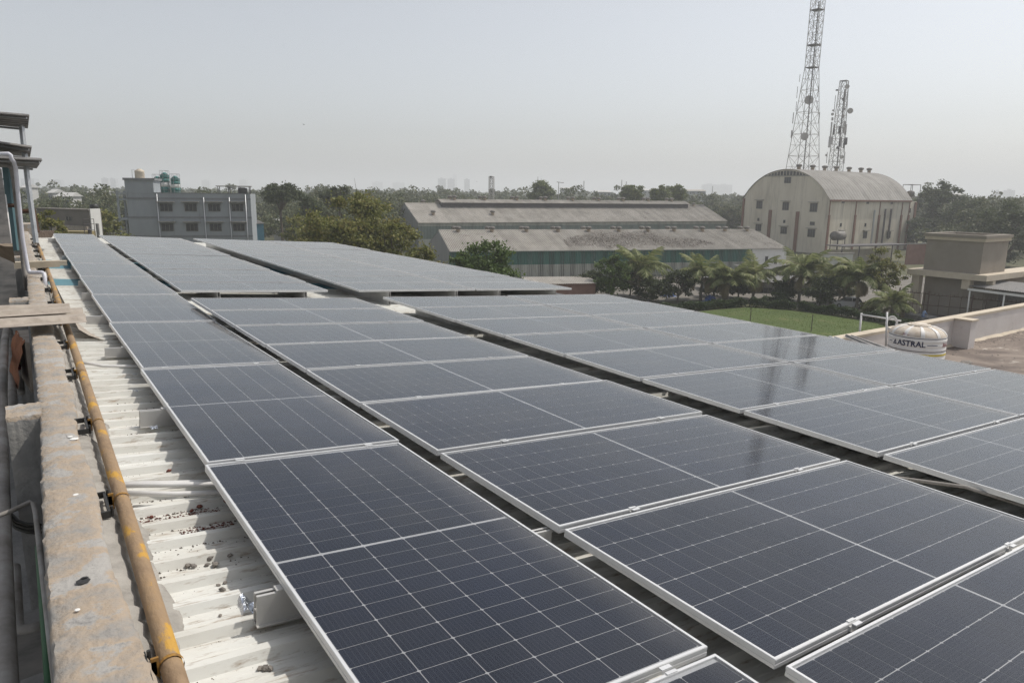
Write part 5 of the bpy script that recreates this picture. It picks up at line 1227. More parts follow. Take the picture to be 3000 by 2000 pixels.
# ------------------------------------------------------------------ tank house, gate, person, car
X0 = 101.5
pl, pr_ = AX(2716, 700, X0), AX(2884, 706, X0)
zt0 = AX(2884, 699, X0).z; zb0 = AX(2872, 804, X0).z
yF, yN = pl.y, pr_.y                        # far and near y of the face towards the camera
xr = AY(2957, 700, yN).x
th = empty('tank_house', (X0, yN, 0), 0, 'taupe rendered rooftop tank block on a slab with columns at the right', 'building')
def tbx(nm, lo, hi, mk): return MB().box(tuple(np.array(lo) - (X0, yN, 0)), tuple(np.array(hi) - (X0, yN, 0)), None).build(nm, MT[mk], th)
t_ = .35
tbx('tank_wall', (X0, yN, zb0), (X0 + t_, yF, zt0), 'tankhouse'); tbx('tank_wall', (X0 + t_, yN, zb0), (xr, yN + t_, zt0), 'tankhouse')
tbx('tank_wall', (xr - t_, yN + t_, zb0), (xr, yF, zt0), 'tankhouse'); tbx('tank_wall', (X0 + t_, yF - t_, zb0), (xr - t_, yF, zt0), 'tankhouse'); tbx('tank_floor', (X0 + t_, yN + t_, zt0 - 1.6), (xr - t_, yF - t_, zt0 - 1.5), 'tankhouse')
for (lo, hi) in (((X0 - .35, yN - .35), (X0 + .5, yF + .35)), ((X0 + .5, yN - .35), (xr + .35, yN + .5)), ((xr - .5, yN + .5), (xr + .35, yF + .35)), ((X0 + .5, yF - .5), (xr - .5, yF + .35))):
    tbx('cornice', (*lo, zt0 - .05), (*hi, zt0 + .38), 'tankhouse'); 
for (lo, hi) in (((X0 - .2, yN - .2), (X0 - .003, yF + .2)), ((X0 - .003, yN - .2), (xr + .2, yN - .003))): tbx('cornice_band', (*lo, zt0 - .45), (*hi, zt0 - .055), 'cream')
tbx('slab', (X0 - 1.0, yN - 1.3, zb0 - .75), (xr + 3, yF + 1.6, zb0 - .003), 'cream')
for y in (yF + .6, yN + 1.2): tbx('column', (X0 - .5, y - .5, 0), (X0 + .5, y + .5, zb0 - .753), 'cream') if y > yN + 2 else tbx('beam_end', (X0 - .7, y - .5, zb0 - 2.0), (X0 + .5, y + .5, zb0 - .753), 'cream')
tbx('beam_end', (X0 + 1.2, yN - 1.2, zb0 - 2.0), (X0 + 2.0, yN - .4, zb0 - .753), 'cream')
tbx('lower_wall', (X0 + 1.3, yN - .3, 0), (xr, yF + .2, zb0 - .753), 'tankhouse')
# block further right with parapet
e = empty('rear_block', (xr + 3.2, yN - 9, 0), 0, 'low cream block with a flat roof right of the tank house', 'building')
MB().box((0, 0, 0), (22, 12, zb0 - .9)).build('wall', MT['cream'], e); MB().box((-.2, -.2, zb0 - .9), (22.2, 12.2, zb0 - .35)).build('parapet', MT['cream'], e)
# canopy beside it
cA, cB = A3(2835, 838, 92), A3(3060, 862, 84); zc_ = cA.z
e = empty('parking_canopy', (cA.x, cA.y, 0), math.atan2((cB - cA).y, (cB - cA).x), 'grey ribbed parking canopy on white posts at the right edge', 'canopy'); Lc = (cB - cA).xy.length
n = 8; me = sheet_me(Lc / n, 7.5, 4, .06, MT['tin_grey'], 'roof_sheet')
for i in range(n):
    o = link('roof_sheet', me, e); o.location = (i * Lc / n, 0, zc_ + .01 * (i % 2)); o.rotation_euler = (.05, 0, 0)
MB().box((0, .05, zc_ - .55), (Lc, .2, zc_ - .25)).build('beam', MT['white'], e)
for k in (.03, .5): MB().tube([(Lc * k, .2, 0), (Lc * k, .2, zc_ - .25)], .1, 8).build('post', MT['white'], e, True)
for k in range(7): MB().box((0.2, 6.6 - .02 * (k % 2), .2 + k * .62), (Lc, 6.75, .2 + k * .62 + .6)).build('rear_panel', MT['tin_grey'], e)
# spiked gate and fence
gp = [AZ(2628, 918, 0), AZ(2713, 928, 0), AZ(2840, 940, 0), AZ(3010, 956, 0)]
gh = [3.1, 3.0, 2.9, 2.9]
fe = empty('spiked_fence', gp[0], 0, 'rust brown iron fence and gate with spikes before the tank house', 'fence')
def lf(p): return Vector(p) - gp[0]
for k, p in enumerate(gp[:3]):
    MB().tube([lf(p), lf(p) + Vector((0, 0, gh[k] + .5))], .09, 4).build('post', MT['rust'], fe)
    if k: MB().tube([lf(p) + Vector((-.5, .5, 0)).normalized() * .5, lf(p) + Vector((-.5, .5, 0)).normalized() * .5 + Vector((0, 0, gh[k] + .3))], .07, 4).build('post', MT['rust'], fe)
for k in range(3):
    a_, c_ = lf(gp[k]), lf(gp[k + 1])
    for hh in (gh[k], 1.6, .3):
        MB().tube([a_ + Vector((0, 0, hh)), c_ + Vector((0, 0, hh))], .05, 4).build('rail', MT['rust'], fe)
    nn = int((c_ - a_).length / .42)
    for j in range(nn):
        q = a_.lerp(c_, (j + .5) / nn); MB().add([(q.x - .03, q.y, gh[k]), (q.x + .03, q.y - .03, gh[k]), (q.x, q.y + .04, gh[k]), (q.x, q.y, gh[k] + .45)], [(0, 1, 3), (1, 2, 3), (2, 0, 3)]).build('spike', MT['rust'], fe)
    for j in range(1, 4):
        q = a_.lerp(c_, j / 4); MB().tube([q + Vector((0, 0, .3)), q + Vector((0, 0, gh[k]))], .035, 4).build('bar', MT['rust'], fe)
q = AZ(2675, 932, 0); o = MB().box((-1.6, -2.2, 0), (.6, 1.6, .5)).build('plinth_slab', MT['concrete_grey']); o.location = (q.x + 1, q.y, 0); tag(o, 'low concrete plinth slab beside the gate', 'plinth')
# person bending beside the gate post
def skin_body(name, verts, edges, radii, parent):
    me = bpy.data.meshes.new(name); me.from_pydata(verts, edges, []); ob = bpy.data.objects.new(name, me); COL.objects.link(ob)
    md = ob.modifiers.new('s', 'SKIN'); me.skin_vertices or None
    if not me.skin_vertices: me.attributes
    for i, r in enumerate(radii): me.skin_vertices[0].data[i].radius = (r, r)
    me.skin_vertices[0].data[0].use_root = True
    sb = ob.modifiers.new('d', 'SUBSURF'); sb.levels = 2; sb.render_levels = 2
    dg = bpy.context.evaluated_depsgraph_get(); m2 = bpy.data.meshes.new_from_object(ob.evaluated_get(dg)); bpy.data.objects.remove(ob)
    o = link(name, m2, parent); m2.polygons.foreach_set('use_smooth', [True] * len(m2.polygons)); return o
pq = AZ(2700, 938, 0)
pe = empty('person', (pq.x, pq.y, 0), math.radians(-118), 'person in a light blue shirt and blue trousers sitting bent forward by the gate', 'person')
V = [(0, 0, .52), (0, .10, .80), (0, .24, 1.10), (0, .33, 1.24), (0, .40, 1.34), (0, .44, 1.46),
     (-.19, .26, 1.12), (-.25, .42, .88), (-.18, .60, .74), (.19, .26, 1.12), (.25, .42, .88), (.18, .60, .74),
     (-.11, .05, .50), (-.14, .48, .52), (-.13, .46, .12), (-.13, .60, .05), (.11, .05, .50), (.14, .48, .52), (.13, .50, .12), (.13, .64, .05)]
Eg = [(0, 1), (1, 2), (2, 3), (3, 4), (4, 5), (2, 6), (6, 7), (7, 8), (2, 9), (9, 10), (10, 11), (0, 12), (12, 13), (13, 14), (14, 15), (0, 16), (16, 17), (17, 18), (18, 19)]
Rd = [.15, .15, .16, .07, .09, .11, .075, .05, .035, .075, .05, .035, .10, .075, .05, .045, .10, .075, .05, .045]
try:
    body = skin_body('body', V, Eg, Rd, pe)
    for mk in ('skin', 'shirt', 'trouser', 'hair'): body.data.materials.append(MT[mk])
    for p in body.data.polygons:
        c = p.center
        if c.z > 1.24 and c.y > .3: p.material_index = 3 if (c.z > 1.42 or c.y < .40) else 0
        elif c.z > .62 and not (c.y > .54): p.material_index = 1
        elif c.z < .66 and c.y < .60 and c.z > .1: p.material_index = 2
        else: p.material_index = 0
except Exception as ex:
    print('person failed', ex)
MB().box((-.35, -.25, 0), (.35, .22, .40)).build('seat_block', MT['concrete_grey']).location = (0, 0, 0)
sbk = COL.objects['seat_block']; sbk.location = (pq.x, pq.y, 0); sbk.rotation_euler = (0, 0, math.radians(-118)); tag(sbk, 'low block the person by the gate sits on', 'block')
# parked car
cq = AZ(2482, 900, 0)
ce = empty('parked_car', (cq.x, cq.y, 0), math.radians(-50), 'white hatchback parked behind the hedge under the palms', 'car')
b = MB(); sec = [(-2.0, .45, .62), (-1.95, .86, .74), (-1.2, .95, .78), (-1.0, .98, .80), (1.0, .98, .80), (1.95, .92, .78), (2.05, .55, .70)]
ys = [-.82, -.78, -.55, 0, .55, .78, .82]
vs = []
for (x, zt_, hw) in sec:
    for k, yf in enumerate((-1, -.97, -.8, 0, .8, .97, 1)):
        vs.append((x, yf * (hw + .05), zt_ - (.22 if abs(yf) > .99 else .04 if abs(yf) > .9 else 0)))
    for yf in (1, -1): vs.append((x, yf * (hw + .02), .25))
n = 9; fs2 = []
for i in range(len(sec) - 1):
    for j in range(n): fs2.append((i * n + j, (i + 1) * n + j, (i + 1) * n + (j + 1) % n, i * n + (j + 1) % n))
fs2 += [tuple(range(n)), tuple(range((len(sec) - 1) * n + n - 1, (len(sec) - 1) * n - 1, -1))]
b.add(vs, fs2); smooth_angle(b.build('body', MT['carpaint'], ce), 40)
b = MB(); b.add([(-1.05, -.70, .96), (1.85, -.70, .93), (1.45, -.58, 1.46), (-.35, -.58, 1.48), (-1.05, .70, .96), (1.85, .70, .93), (1.45, .58, 1.46), (-.35, .58, 1.48)], [(0, 1, 2, 3), (7, 6, 5, 4), (0, 3, 7, 4), (1, 5, 6, 2)])
b.build('window', MT['dark_glass'], ce)
b = MB(); b.add([(-.42, -.6, 1.475), (1.5, -.6, 1.455), (1.5, .6, 1.455), (-.42, .6, 1.475), (-.36, -.5, 1.52), (1.4, -.5, 1.50), (1.4, .5, 1.50), (-.36, .5, 1.52)], [(0, 1, 5, 4), (1, 2, 6, 5), (2, 3, 7, 6), (3, 0, 4, 7), (4, 5, 6, 7)]); b.build('roof', MT['carpaint'], ce)
for x in (.45,):
    for sy in (-1, 1): MB().tube([(x, sy * .715, .95), (x, sy * .59, 1.47)], .04, 4).build('door_pillar', MT['carpaint'], ce)
for x in (-1.25, 1.25):
    for sy in (-1, 1):
        w_ = MB().tube([(x, sy * .62, .31), (x, sy * .86, .31)], .31, 16).build('wheel', MT['tyre'], ce); MB().tube([(x, sy * .86, .31), (x, sy * .875, .31)], .2, 12).build('rim', MT['steel'], w_)
for sy in (-1, 1): MB().box((2.0, sy * .6 - .12, .66), (2.08, sy * .6 + .12, .84)).build('tail_lamp', MT['taillight'], ce)
for sy in (-1, 1): MB().box((-2.04, sy * .5 - .15, .58), (-1.96, sy * .5 + .15, .72)).build('headlight', MT['dish'], ce)

# ------------------------------------------------------------------ blue grey building on the left
zU = CZ - 1.6
gL, gR = A3(373, 582.6, 115), A3(728, 579.2, 120); gR.z = gL.z
ag = (gR - gL); Lg = ag.length; 
gb = empty('grey_building', (gL.x, gL.y, 0), math.atan2(ag.y, ag.x), 'blue grey three storey building with awninged windows left of centre', 'building')
ag.normalize()
def gu(px, py):          # facade coordinates of a pixel
    r = ray(px, py); nrm = np.array((ag.y, -ag.x, 0)); t = np.dot(nrm, np.array(gL) - (0, 0, CZ)) / np.dot(nrm, r)
    P = Vector(r * t) + Vector((0, 0, CZ)); return (P - Vector((gL.x, gL.y, P.z))).dot(ag), P.z
u450, zt1 = gu(453, 566); zroofg = zt1
u0g = gu(368, 560)[0]; ztow = gu(400, 528)[1]
Dg = 14
MB().box((u0g, 0, 0), (Lg + .3, Dg, zroofg)).build('wall', MT['grey_wall'], gb)
MB().box((u0g - .05, -.06, zroofg), (gu(448, 530)[0], 6, ztow)).build('stair_tower', MT['grey_wall'], gb)
MB().box((u0g - .25, -.25, ztow), (gu(450, 530)[0] + .2, 6.2, ztow + .35)).build('tower_coping', MT['grey_band'], gb)
MB().box((gu(450, 566)[0], -.08, zroofg), (Lg + .35, .25, zroofg + .12)).build('roof_coping', MT['grey_band'], gb)
for py in (582, 637, 692):
    z = gu(550, py)[1]; MB().box((u0g - .02, -.07, z - .16), (Lg + .32, -.003, z + .16)).build('string_course', MT['grey_band'], gb)
for px in (487, 559, 628, 696):
    for row, py in ((0, 608), (1, 666)):
        u, z = gu(px + row * 4, py); win_y(gb, u, 0, z, 1.75, 1.15, True, 3)
for px, pt in ((459, 568), (596, 578), (671, 578), (718, 570)):
    u, z = gu(px, pt); MB().tube([(u, -.14, 0), (u, -.14, z)], .11, 8).build('downpipe', MT['steel'], gb, True)
# open stair bay at the left end
ul = gu(343, 600)[0]
for zz_ in (gu(350, 582)[1], gu(350, 640)[1], gu(350, 560)[1] - .2):
    MB().box((ul, 0, zz_ - .25), (u0g - .004, 5, zz_)).build('landing', MT['grey_wall'], gb)
MB().box((ul, 0, 0), (ul + .3, .3, gu(350, 560)[1])).build('column', MT['grey_wall'], gb); MB().box((ul, 4.7, 0), (ul + .3, 5, gu(350, 560)[1])).build('column', MT['grey_wall'], gb)
for k in range(5): MB().box((ul, -.02, gu(350, 580)[1] + .25 + .28 * k), (u0g - .06, .04, gu(350, 580)[1] + .33 + .28 * k)).build('railing', MT['steel'], gb)
MB().box((ul + 1.6, .6, gu(350, 700)[1]), (u0g - .02, .8, gu(350, 668)[1])).build('dark_doorway', MT['dark_glass'], gb)
# things on its roof
def gpt(px, py, dd=2.0):
    u, z = gu(px, py); P = Vector((gL.x, gL.y, 0)) + ag * u + UP.cross(ag) * dd; return Vector((P.x, P.y, z))
p = gpt(399, 527, 3); e = empty('roof_tank', (p.x, p.y, ztow + .3), 0, 'cream round water tank on the stair tower of the grey building', 'water tank')
MB().lathe([(.72, 0), (.74, .1), (.72, .5), (.75, .55), (.72, 1.0), (.75, 1.05), (.7, 1.3), (.35, 1.45), (.33, 1.55), (.05, 1.56)], (0, 0, 0), 24).build('body', MT['cream'], e, True)
b = MB(); b.tube([(-1.1, 0, 0), (-1.1, 0, 1.4), (-.7, 0, 1.4)], .04, 6); b.build('pipe', MT['steel'], e)
for i, (px, pt, pb) in enumerate(((464, 524, 562), (486, 513, 562), (516, 523, 562))):
    dep = 150; pB = A3(px, pb, dep); pT = A3(px, pt, dep); H_ = pT.z - pB.z + 4; R_ = .86
    e = empty('silo', (pB.x, pB.y, pB.z - 4), 0, 'green and white banded silo behind the grey building, %s of three' % ['left', 'tallest middle', 'right'][i], 'silo', 'silos behind the grey building')
    hs = H_; k = 5; prof3 = None
    for j in range(k):
        zz0 = [0, 4, 4 + (hs - 4) * .3, 4 + (hs - 4) * .55, 4 + (hs - 4) * .78, hs][j]; zz1 = [0, 4, 4 + (hs - 4) * .3, 4 + (hs - 4) * .55, 4 + (hs - 4) * .78, hs][j + 1]; MB().lathe([(R_, zz0), (R_, zz1)], (0, 0, 0), 20, True).build('band', MT['tank_green'] if j != 2 else MT['white'], e, True)
    MB().lathe([(R_ * .98, hs), (R_ * .3, hs + .5), (.1, hs + .55)], (0, 0, 0), 20).build('cap', MT['tank_green'], e, True)
    b = MB()
    for q in range(6):
        a_ = q * math.pi / 3; b.tube([(R_ * 1.08 * math.cos(a_), R_ * 1.08 * math.sin(a_), 0), (R_ * 1.08 * math.cos(a_), R_ * 1.08 * math.sin(a_), hs + .9)], .035, 4)
    for hz in (.2, .4, .6, .8, 1.0): b.tube([(R_ * 1.08 * math.cos(t), R_ * 1.08 * math.sin(t), hs * hz) for t in np.linspace(0, 2 * math.pi, 13)], .03, 4)
    b.tube([(R_ * 1.08 * math.cos(t), R_ * 1.08 * math.sin(t), hs + .9) for t in np.linspace(0, 2 * math.pi, 13)], .03, 4)
    b.build('cage', MT['steel'], e); o_ = [c for c in e.children if c.name.startswith('cage')][0]; o_['kind'] = 'stuff'
    MB().tube([(0, 0, -pB.z + 4), (0, 0, .05)], .7, 12).build('stand', MT['steel'], e)
uA, zA = gu(632, 546); uB, _ = gu(726, 546)
pA = gpt(632, 546, 3)
e = empty('roof_canopy', (pA.x, pA.y, zroofg), gb.rotation_euler.z, 'flat canopy on thin posts on the grey building roof', 'canopy')
MB().box((-.3, -.2, zA - zroofg - .02), (uB - uA + .3, 3, zA - zroofg + .14)).build('roof', MT['awning'], e)
for k in range(4):
    for y in (0, 2.7): MB().box(((uB - uA) * k / 3 - .06, y - .06, -.3), ((uB - uA) * k / 3 + .06, y + .06, zA - zroofg - .021)).build('post', MT['tower_dark'], e)
p = gpt(706, 558, 3.5); e = empty('roof_tank', (p.x, p.y, zroofg + .05), 0, 'small black water tank under the roof canopy', 'water tank'); MB().lathe([(.75, 0), (.78, .3), (.76, .9), (.3, 1.05)], (0, 0, 0), 18).build('body', MT['black'], e, True)
# blue shed beside it
a_, c_ = A3(736, 656, 132), A3(772, 655, 134)
e = empty('blue_shed', (a_.x, a_.y, 0), math.atan2((c_ - a_).y, (c_ - a_).x), 'small blue clad shed with a ribbed roof right of the grey building', 'shed'); Lb = (c_ - a_).xy.length
n = 4; me = sheet_me(Lb / n, a_.z, 5, .04, MT['blue_clad'], 'cladding_sheet', 0)
MB().box((0, .05, 0), (Lb, 7, a_.z - .05)).build('core', MT['blue_clad'], e)
for i in range(n): o = link('cladding_sheet', me, e); o.location = (i * Lb / n, 0, 0); o.rotation_euler = (math.pi / 2, 0, 0)
me = sheet_me((Lb + .4) / n, 6.5, 5, .06, MT['tin_grey'], 'roof_sheet')
for i in range(n): o = link('roof_sheet', me, e); o.location = (-.2 + i * (Lb + .4) / n, -.3, a_.z); o.rotation_euler = (.22, 0, 0)

# raw concrete block on the far left, small buildings among the trees
a_, c_ = A3(108, 612, 84), A3(258, 606, 80)
e = empty('raw_block', (a_.x, a_.y, 0), math.atan2((c_ - a_).y, (c_ - a_).x), 'raw brown concrete block with a pale patched wall at the left', 'building'); Lb = (c_ - a_).xy.length
MB().box((0, 0, 0), (Lb, 1.5, a_.z)).build('wall', MT['bldg_brown'], e); MB().box((-.1, -.1, a_.z), (Lb + .1, 1.6, a_.z + .12)).build('coping', MT['bldg_brown'], e)
MB().box((Lb, .1, 0), (Lb + .15, 1.3, a_.z + .2)).build('whitewashed_end', MT['white'], e)
MB().box((Lb * .3, -.35, 0), (Lb - .1, -.01, a_.z - 1.75)).build('pale_wall', MT['concrete'], e)
for k in (.58, .62): win_y(e, Lb * k + .2, 0, a_.z - 1.0, .45, .45, False, 1)
MB().lathe([(.42, 0), (.45, .3), (.42, .5), (.2, .6)], (Lb - .4, 1.0, a_.z + .12), 14).build('roof_tank', MT['black'], e, True)
P = A3(245, 655, 66); e = empty('transformer_frame', (P.x, P.y, 0), .3, 'thin iron frame carrying a transformer at the left', 'frame')
b = MB(); h_ = A3(245, 642, 66).z
for dx in (0, .9): b.tube([(dx, 0, 0), (dx, 0, h_)], .03, 4)
for dz in (h_, h_ - .45, h_ - 1.0): b.tube([(0, 0, dz), (.9, 0, dz)], .025, 4)
b.build('frame', MT['tower_dark'], e); MB().lathe([(.16, h_ - 1.4), (.18, h_ - 1.0), (.1, h_ - .9)], (.5, .1, 0), 10).build('transformer', MT['tower_dark'], e)
P = A3(283, 640, 58); o = MB().tube([(0, 0, 0), (0, 0, A3(281, 655, 58).z)], .13, 8).build('concrete_pole', MT['concrete_grey']); o.location = (P.x, P.y, 0); tag(o, 'short concrete pole at the far corner of the roof', 'pole')
o = MB().box((0, 0, 0), (2.6, 1.5, 11.35)).build('yellow_hut', MT['yellowprint']); o.location = A3(178, 682, 70) * 1; o.location.z = 0; o.rotation_euler = (0, 0, -.5); tag(o, 'dull yellow hut before the raw concrete block', 'building')
o.data.materials[0] = nmat('dull_yellow', [(.24, .19, .09), (.30, .25, .13)], 1, .9)
FB = [(140, 153, 560, 210, 'white gabled house among the trees at the far left', 'city_white', 6), (166, 205, 570, 190, 'low white roof among the trees at the left', 'city_white', 5), (255, 296, 560, 320, 'pale low roof among the trees left of the grey building', 'city_white', 10),
      (62, 75, 545, 230, 'cream house at the left behind the posts', 'city_white', 6), (1746, 1790, 560, 420, 'white low building with a band of windows above the far shed', 'city_white', 12), (1645, 1676, 551, 520, 'pale flat building beside the leftmost pale tree', 'city_white', 14),
      (1885, 1920, 556, 500, 'long pale roof between the pale trees', 'city_white', 10), (2000, 2068, 557, 480, 'long grey hall roof among the trees right of the pale trees', 'city', 16), (2798, 2832, 568, 420, 'cream flat block among the trees at the right', 'cream', 10), (800, 850, 640, 190, 'white roofed yard behind the umbrella tree', 'city_white', 8), (2250, 2270, 600, 300, 'hidden pale block', 'city_white', 6)][:-1]
for (x0, x1, yt, d, lab, mk, dp) in FB:
    a_, c_ = A3(x0, yt, d), A3(x1, yt + .012 * (x1 - x0), d); e = empty('far_building', (a_.x, a_.y, 0), math.atan2((c_ - a_).y, (c_ - a_).x), lab, 'building', 'small buildings among the trees'); Lb = (c_ - a_).xy.length
    MB().box((0, 0, 0), (Lb, dp, a_.z - .5)).build('wall', MT[mk], e)
    MB().add([(-.4, -.5, a_.z - .5), (Lb + .4, -.5, a_.z - .5), (Lb + .4, dp + .5, a_.z - .5), (-.4, dp + .5, a_.z - .5), (-.4, dp / 2, a_.z + .6), (Lb + .4, dp / 2, a_.z + .6)], [(0, 1, 5, 4), (2, 3, 4, 5), (0, 4, 3), (1, 2, 5), (3, 2, 1, 0)]).build('roof', MT['city_white'] if mk != 'city' else MT['asbestos'], e)
    nw = max(2, int(Lb / 2.2))
    for k in range(nw): MB().box((Lb * (k + .25) / nw, -.05, a_.z - 2.3), (Lb * (k + .75) / nw, -.005, a_.z - 1.3)).build('window', MT['city_win'], e)

# distant towers
DT = [(60, 99, 523, 2300, 'broad'), (138, 152, 537, 2500, 'slim'), (152, 178, 527, 2500, 'tall'), (296, 316, 522, 2200, 'tall'), (316, 338, 523, 2250, 'broad'), (1283, 1306, 523, 2200, 'left'), (1311, 1332, 524, 2350, 'middle'), (1327, 1338, 513, 3600, 'slender'), (1360, 1376, 525, 2300, 'right'),
      (2062, 2104, 540, 2600, 'left'), (2104, 2146, 541, 2650, 'right'), (2917, 2935, 560, 1700, 'slim'), (2950, 2975, 557, 1800, 'broad'), (700, 722, 527, 3200, 'faint'), (590, 612, 528, 3000, 'faint'), (1090, 1120, 533, 3400, 'faint'), (1150, 1185, 535, 3400, 'faint')]
DL = ['broad hazy tower block behind the left posts', 'slim hazy tower left of the tall pair at the left', 'tall hazy tower block at the left', 'hazy tower block left of the cream roof tank', 'hazy tower block touching the grey building tank', 'leftmost dark hazy tower of the skyline group at the centre', 'second hazy tower of the skyline group at the centre', 'slender faint tower behind the skyline group', 'small hazy tower at the right of the skyline group',
      'left half of the hazy apartment slab above the far shed', 'right half of the hazy apartment slab above the far shed', 'slim hazy tower at the far right', 'broad hazy tower at the far right', 'faint tower above the canopy of the grey building', 'faint tower above the right silo', 'very faint block right of the large olive tree', 'very faint block above the far shed left end']
for (x0, x1, yt, d, kk), lab in zip(DT, DL):
    d *= 1.35
    a_, c_ = A3(x0, yt, d), A3(x1, yt, d); e = empty('tower_block', (a_.x, a_.y, 0), math.atan2((c_ - a_).y, (c_ - a_).x), lab, 'building', 'distant tower blocks'); Lb = (c_ - a_).xy.length; h = a_.z
    MB().box((0, 0, 0), (Lb, Lb * .6, h)).build('wall', MT['city'], e); MB().box((Lb * .3, Lb * .1, h), (Lb * .6, Lb * .4, h + 4)).build('roof_block', MT['city'], e)
    nf = max(3, int(h / 6)); nc = max(2, int(Lb / 7))
    wm_ = MB().box((0, -.3, 0), (Lb / nc * .5, -.01, 3.2)).mesh('window', MT['city_win'])
    for i in range(nc):
        for j in range(max(0, nf - 6), nf):
            o = link('window', wm_, e); o.location = (Lb * (i + .25) / nc, 0, h * (j + .25) / nf)

# ------------------------------------------------------------------ lattice towers
def lattice(name, label, base, spec, tiers, lr):
    """spec: [(z, half width)]"""
    e = empty(name, base, math.radians(38), label, 'tower')
    zs = [s[0] for s in spec]; ws = [s[1] for s in spec]
    def hw(z): return float(np.interp(z, zs, ws))
    cs = [(-1, -1), (1, -1), (1, 1), (-1, 1)]
    for cx, cy in cs: MB().tube([(cx * hw(z), cy * hw(z), z) for z in zs], lr, 4).build('leg', MT['tower'], e)
    b = MB()
    for k in range(len(tiers) - 1):
        z0, z1_ = tiers[k], tiers[k + 1]; w0, w1 = hw(z0), hw(z1_)
        for j in range(4):
            p, q = cs[j], cs[(j + 1) % 4]
            A_ = Vector((p[0] * w0, p[1] * w0, z0)); B_ = Vector((q[0] * w0, q[1] * w0, z0)); C_ = Vector((q[0] * w1, q[1] * w1, z1_)); D_ = Vector((p[0] * w1, p[1] * w1, z1_))
            b.tube([A_, C_], lr * .6, 4, False); b.tube([B_, D_], lr * .6, 4, False); b.tube([D_, C_], lr * .6, 4, False)
            m_ = (A_ + C_ + B_ + D_) / 4; b.tube([A_.lerp(D_, .5), m_], lr * .4, 3, False); b.tube([B_.lerp(C_, .5), m_], lr * .4, 3, False)
    o = b.build('bracing', MT['tower'], e); o['kind'] = 'stuff'
    return e, hw
Dt = 258; bt = A3(2351, 497, Dt)
sT = Dt / 2081.25
zA_ = bt.z; zB_ = A3(2373, 209, Dt).z; zC_ = A3(2387, 22, Dt).z
w_lo = 44 * sT / 1.3; w_hi = 18.2 * sT / 1.3
w_0 = w_lo + (w_lo - w_hi) / (zB_ - zA_) * zA_
tiers = list(np.linspace(0, zB_, 9)) + list(np.linspace(zB_, zC_, 7))[1:]
t1, hw1 = lattice('telecom_tower', 'tall steel lattice tower reaching the top edge behind the arched building', (bt.x, bt.y, 0), [(0, w_0), (zB_, w_hi), (zC_, w_hi), (zC_ + 12, .25)], tiers, .12)
t1.rotation_euler = (0, 0, math.radians(8))
MB().box((-.28, -.45, 0), (.28, -.30, zC_ - 1)).build('cable_ladder', MT['tower_dark'], t1)
b = MB()
for z in np.arange(2, zC_, 1.6): b.box((-.75, -.5, z), (.75, -.42, z + .12))
o = b.build('ladder_rungs', MT['tower_dark'], t1); o['kind'] = 'stuff'
def platform(parent, z, w):
    MB().box((-w, -w, z - .1), (w, w, z + .1)).build('platform', MT['tower_dark'], parent)
for py in (53, 148, 209): platform(t1, A3(2380, py, Dt).z, w_hi * 1.02)
def toward(parent, px, py, D, r, name='dish', mk='dish'):
    """round dish facing the camera side"""
    P = A3(px, py, D); loc = parent.matrix_basis.inverted() @ P
    b = MB(); cdir = (parent.matrix_basis.to_3x3().inverted() @ (Vector((0, 0, CZ)) - P)).normalized()
    b.tube([loc - cdir * .5, loc - cdir * .15, loc, loc + cdir * .08], [r * .45, r, r, r * .9], 20); return b.build(name, MT[mk], parent)
toward(t1, 2370, 293, Dt - 4.2, 4.55 * 1.0 * .34 * 1.0 + 0, 'dish'); toward(t1, 2357, 400, Dt - 5.2, 1.35)
def antenna(parent, px, py0, py1, D, w, mk='dish'):
    a_, c_ = A3(px, py0, D), A3(px - (py1 - py0) * .09, py1, D); Mi = parent.matrix_basis.inverted(); A_, C_ = Mi @ a_, Mi @ c_
    return MB().tube([C_, A_], w, 4).build('antenna', MT[mk], parent)
for (px, p0, p1, w) in ((2344, 218, 240, .09), (2337, 254, 288, .09), (2398, 253, 285, .09), (2334, 298, 325, .09), (2395, 297, 325, .09), (2325, 330, 362, .14), (2401, 330, 360, .16), (2320, 382, 404, .2), (2395, 186, 202, .08), (2401, 128, 135, .25)): antenna(t1, px, p0, p1, Dt - 2, w * 1.2, 'tower')
D2 = 272; bt2 = A3(2447, 500, D2); s2 = D2 / 2081.25
z2a, z2b = bt2.z, A3(2467, 246, D2).z
wl, wh = 21.5 * s2 / 1.32, 12 * s2 / 1.32; w0_ = wl + (wl - wh) / (z2b - z2a) * z2a
t2, hw2 = lattice('telecom_tower', 'shorter lattice mast crowded with antennas behind the arched building', (bt2.x, bt2.y, 0), [(0, w0_), (z2b, wh)], list(np.linspace(0, z2b, 15)), .115)
t2.rotation_euler = (0, 0, math.radians(12)); 
MB().box((-.4, -.6, 0), (.4, -.4, z2b - 3)).build('cable_ladder', MT['tower_dark'], t2)
MB().box((-wh, -wh, z2b - .1), (wh, wh, z2b + .15)).build('platform', MT['tower_dark'], t2)
toward(t2, 2482, 254, D2 - 2, .85); toward(t2, 2491, 325, D2 - 2, 1.05); toward(t2, 2439, 335, D2 - 2, .55); toward(t2, 2441, 324, D2 - 1, .4); toward(t2, 2421, 455, D2 - 2, .45); toward(t2, 2466, 460, D2 - 2, .7)
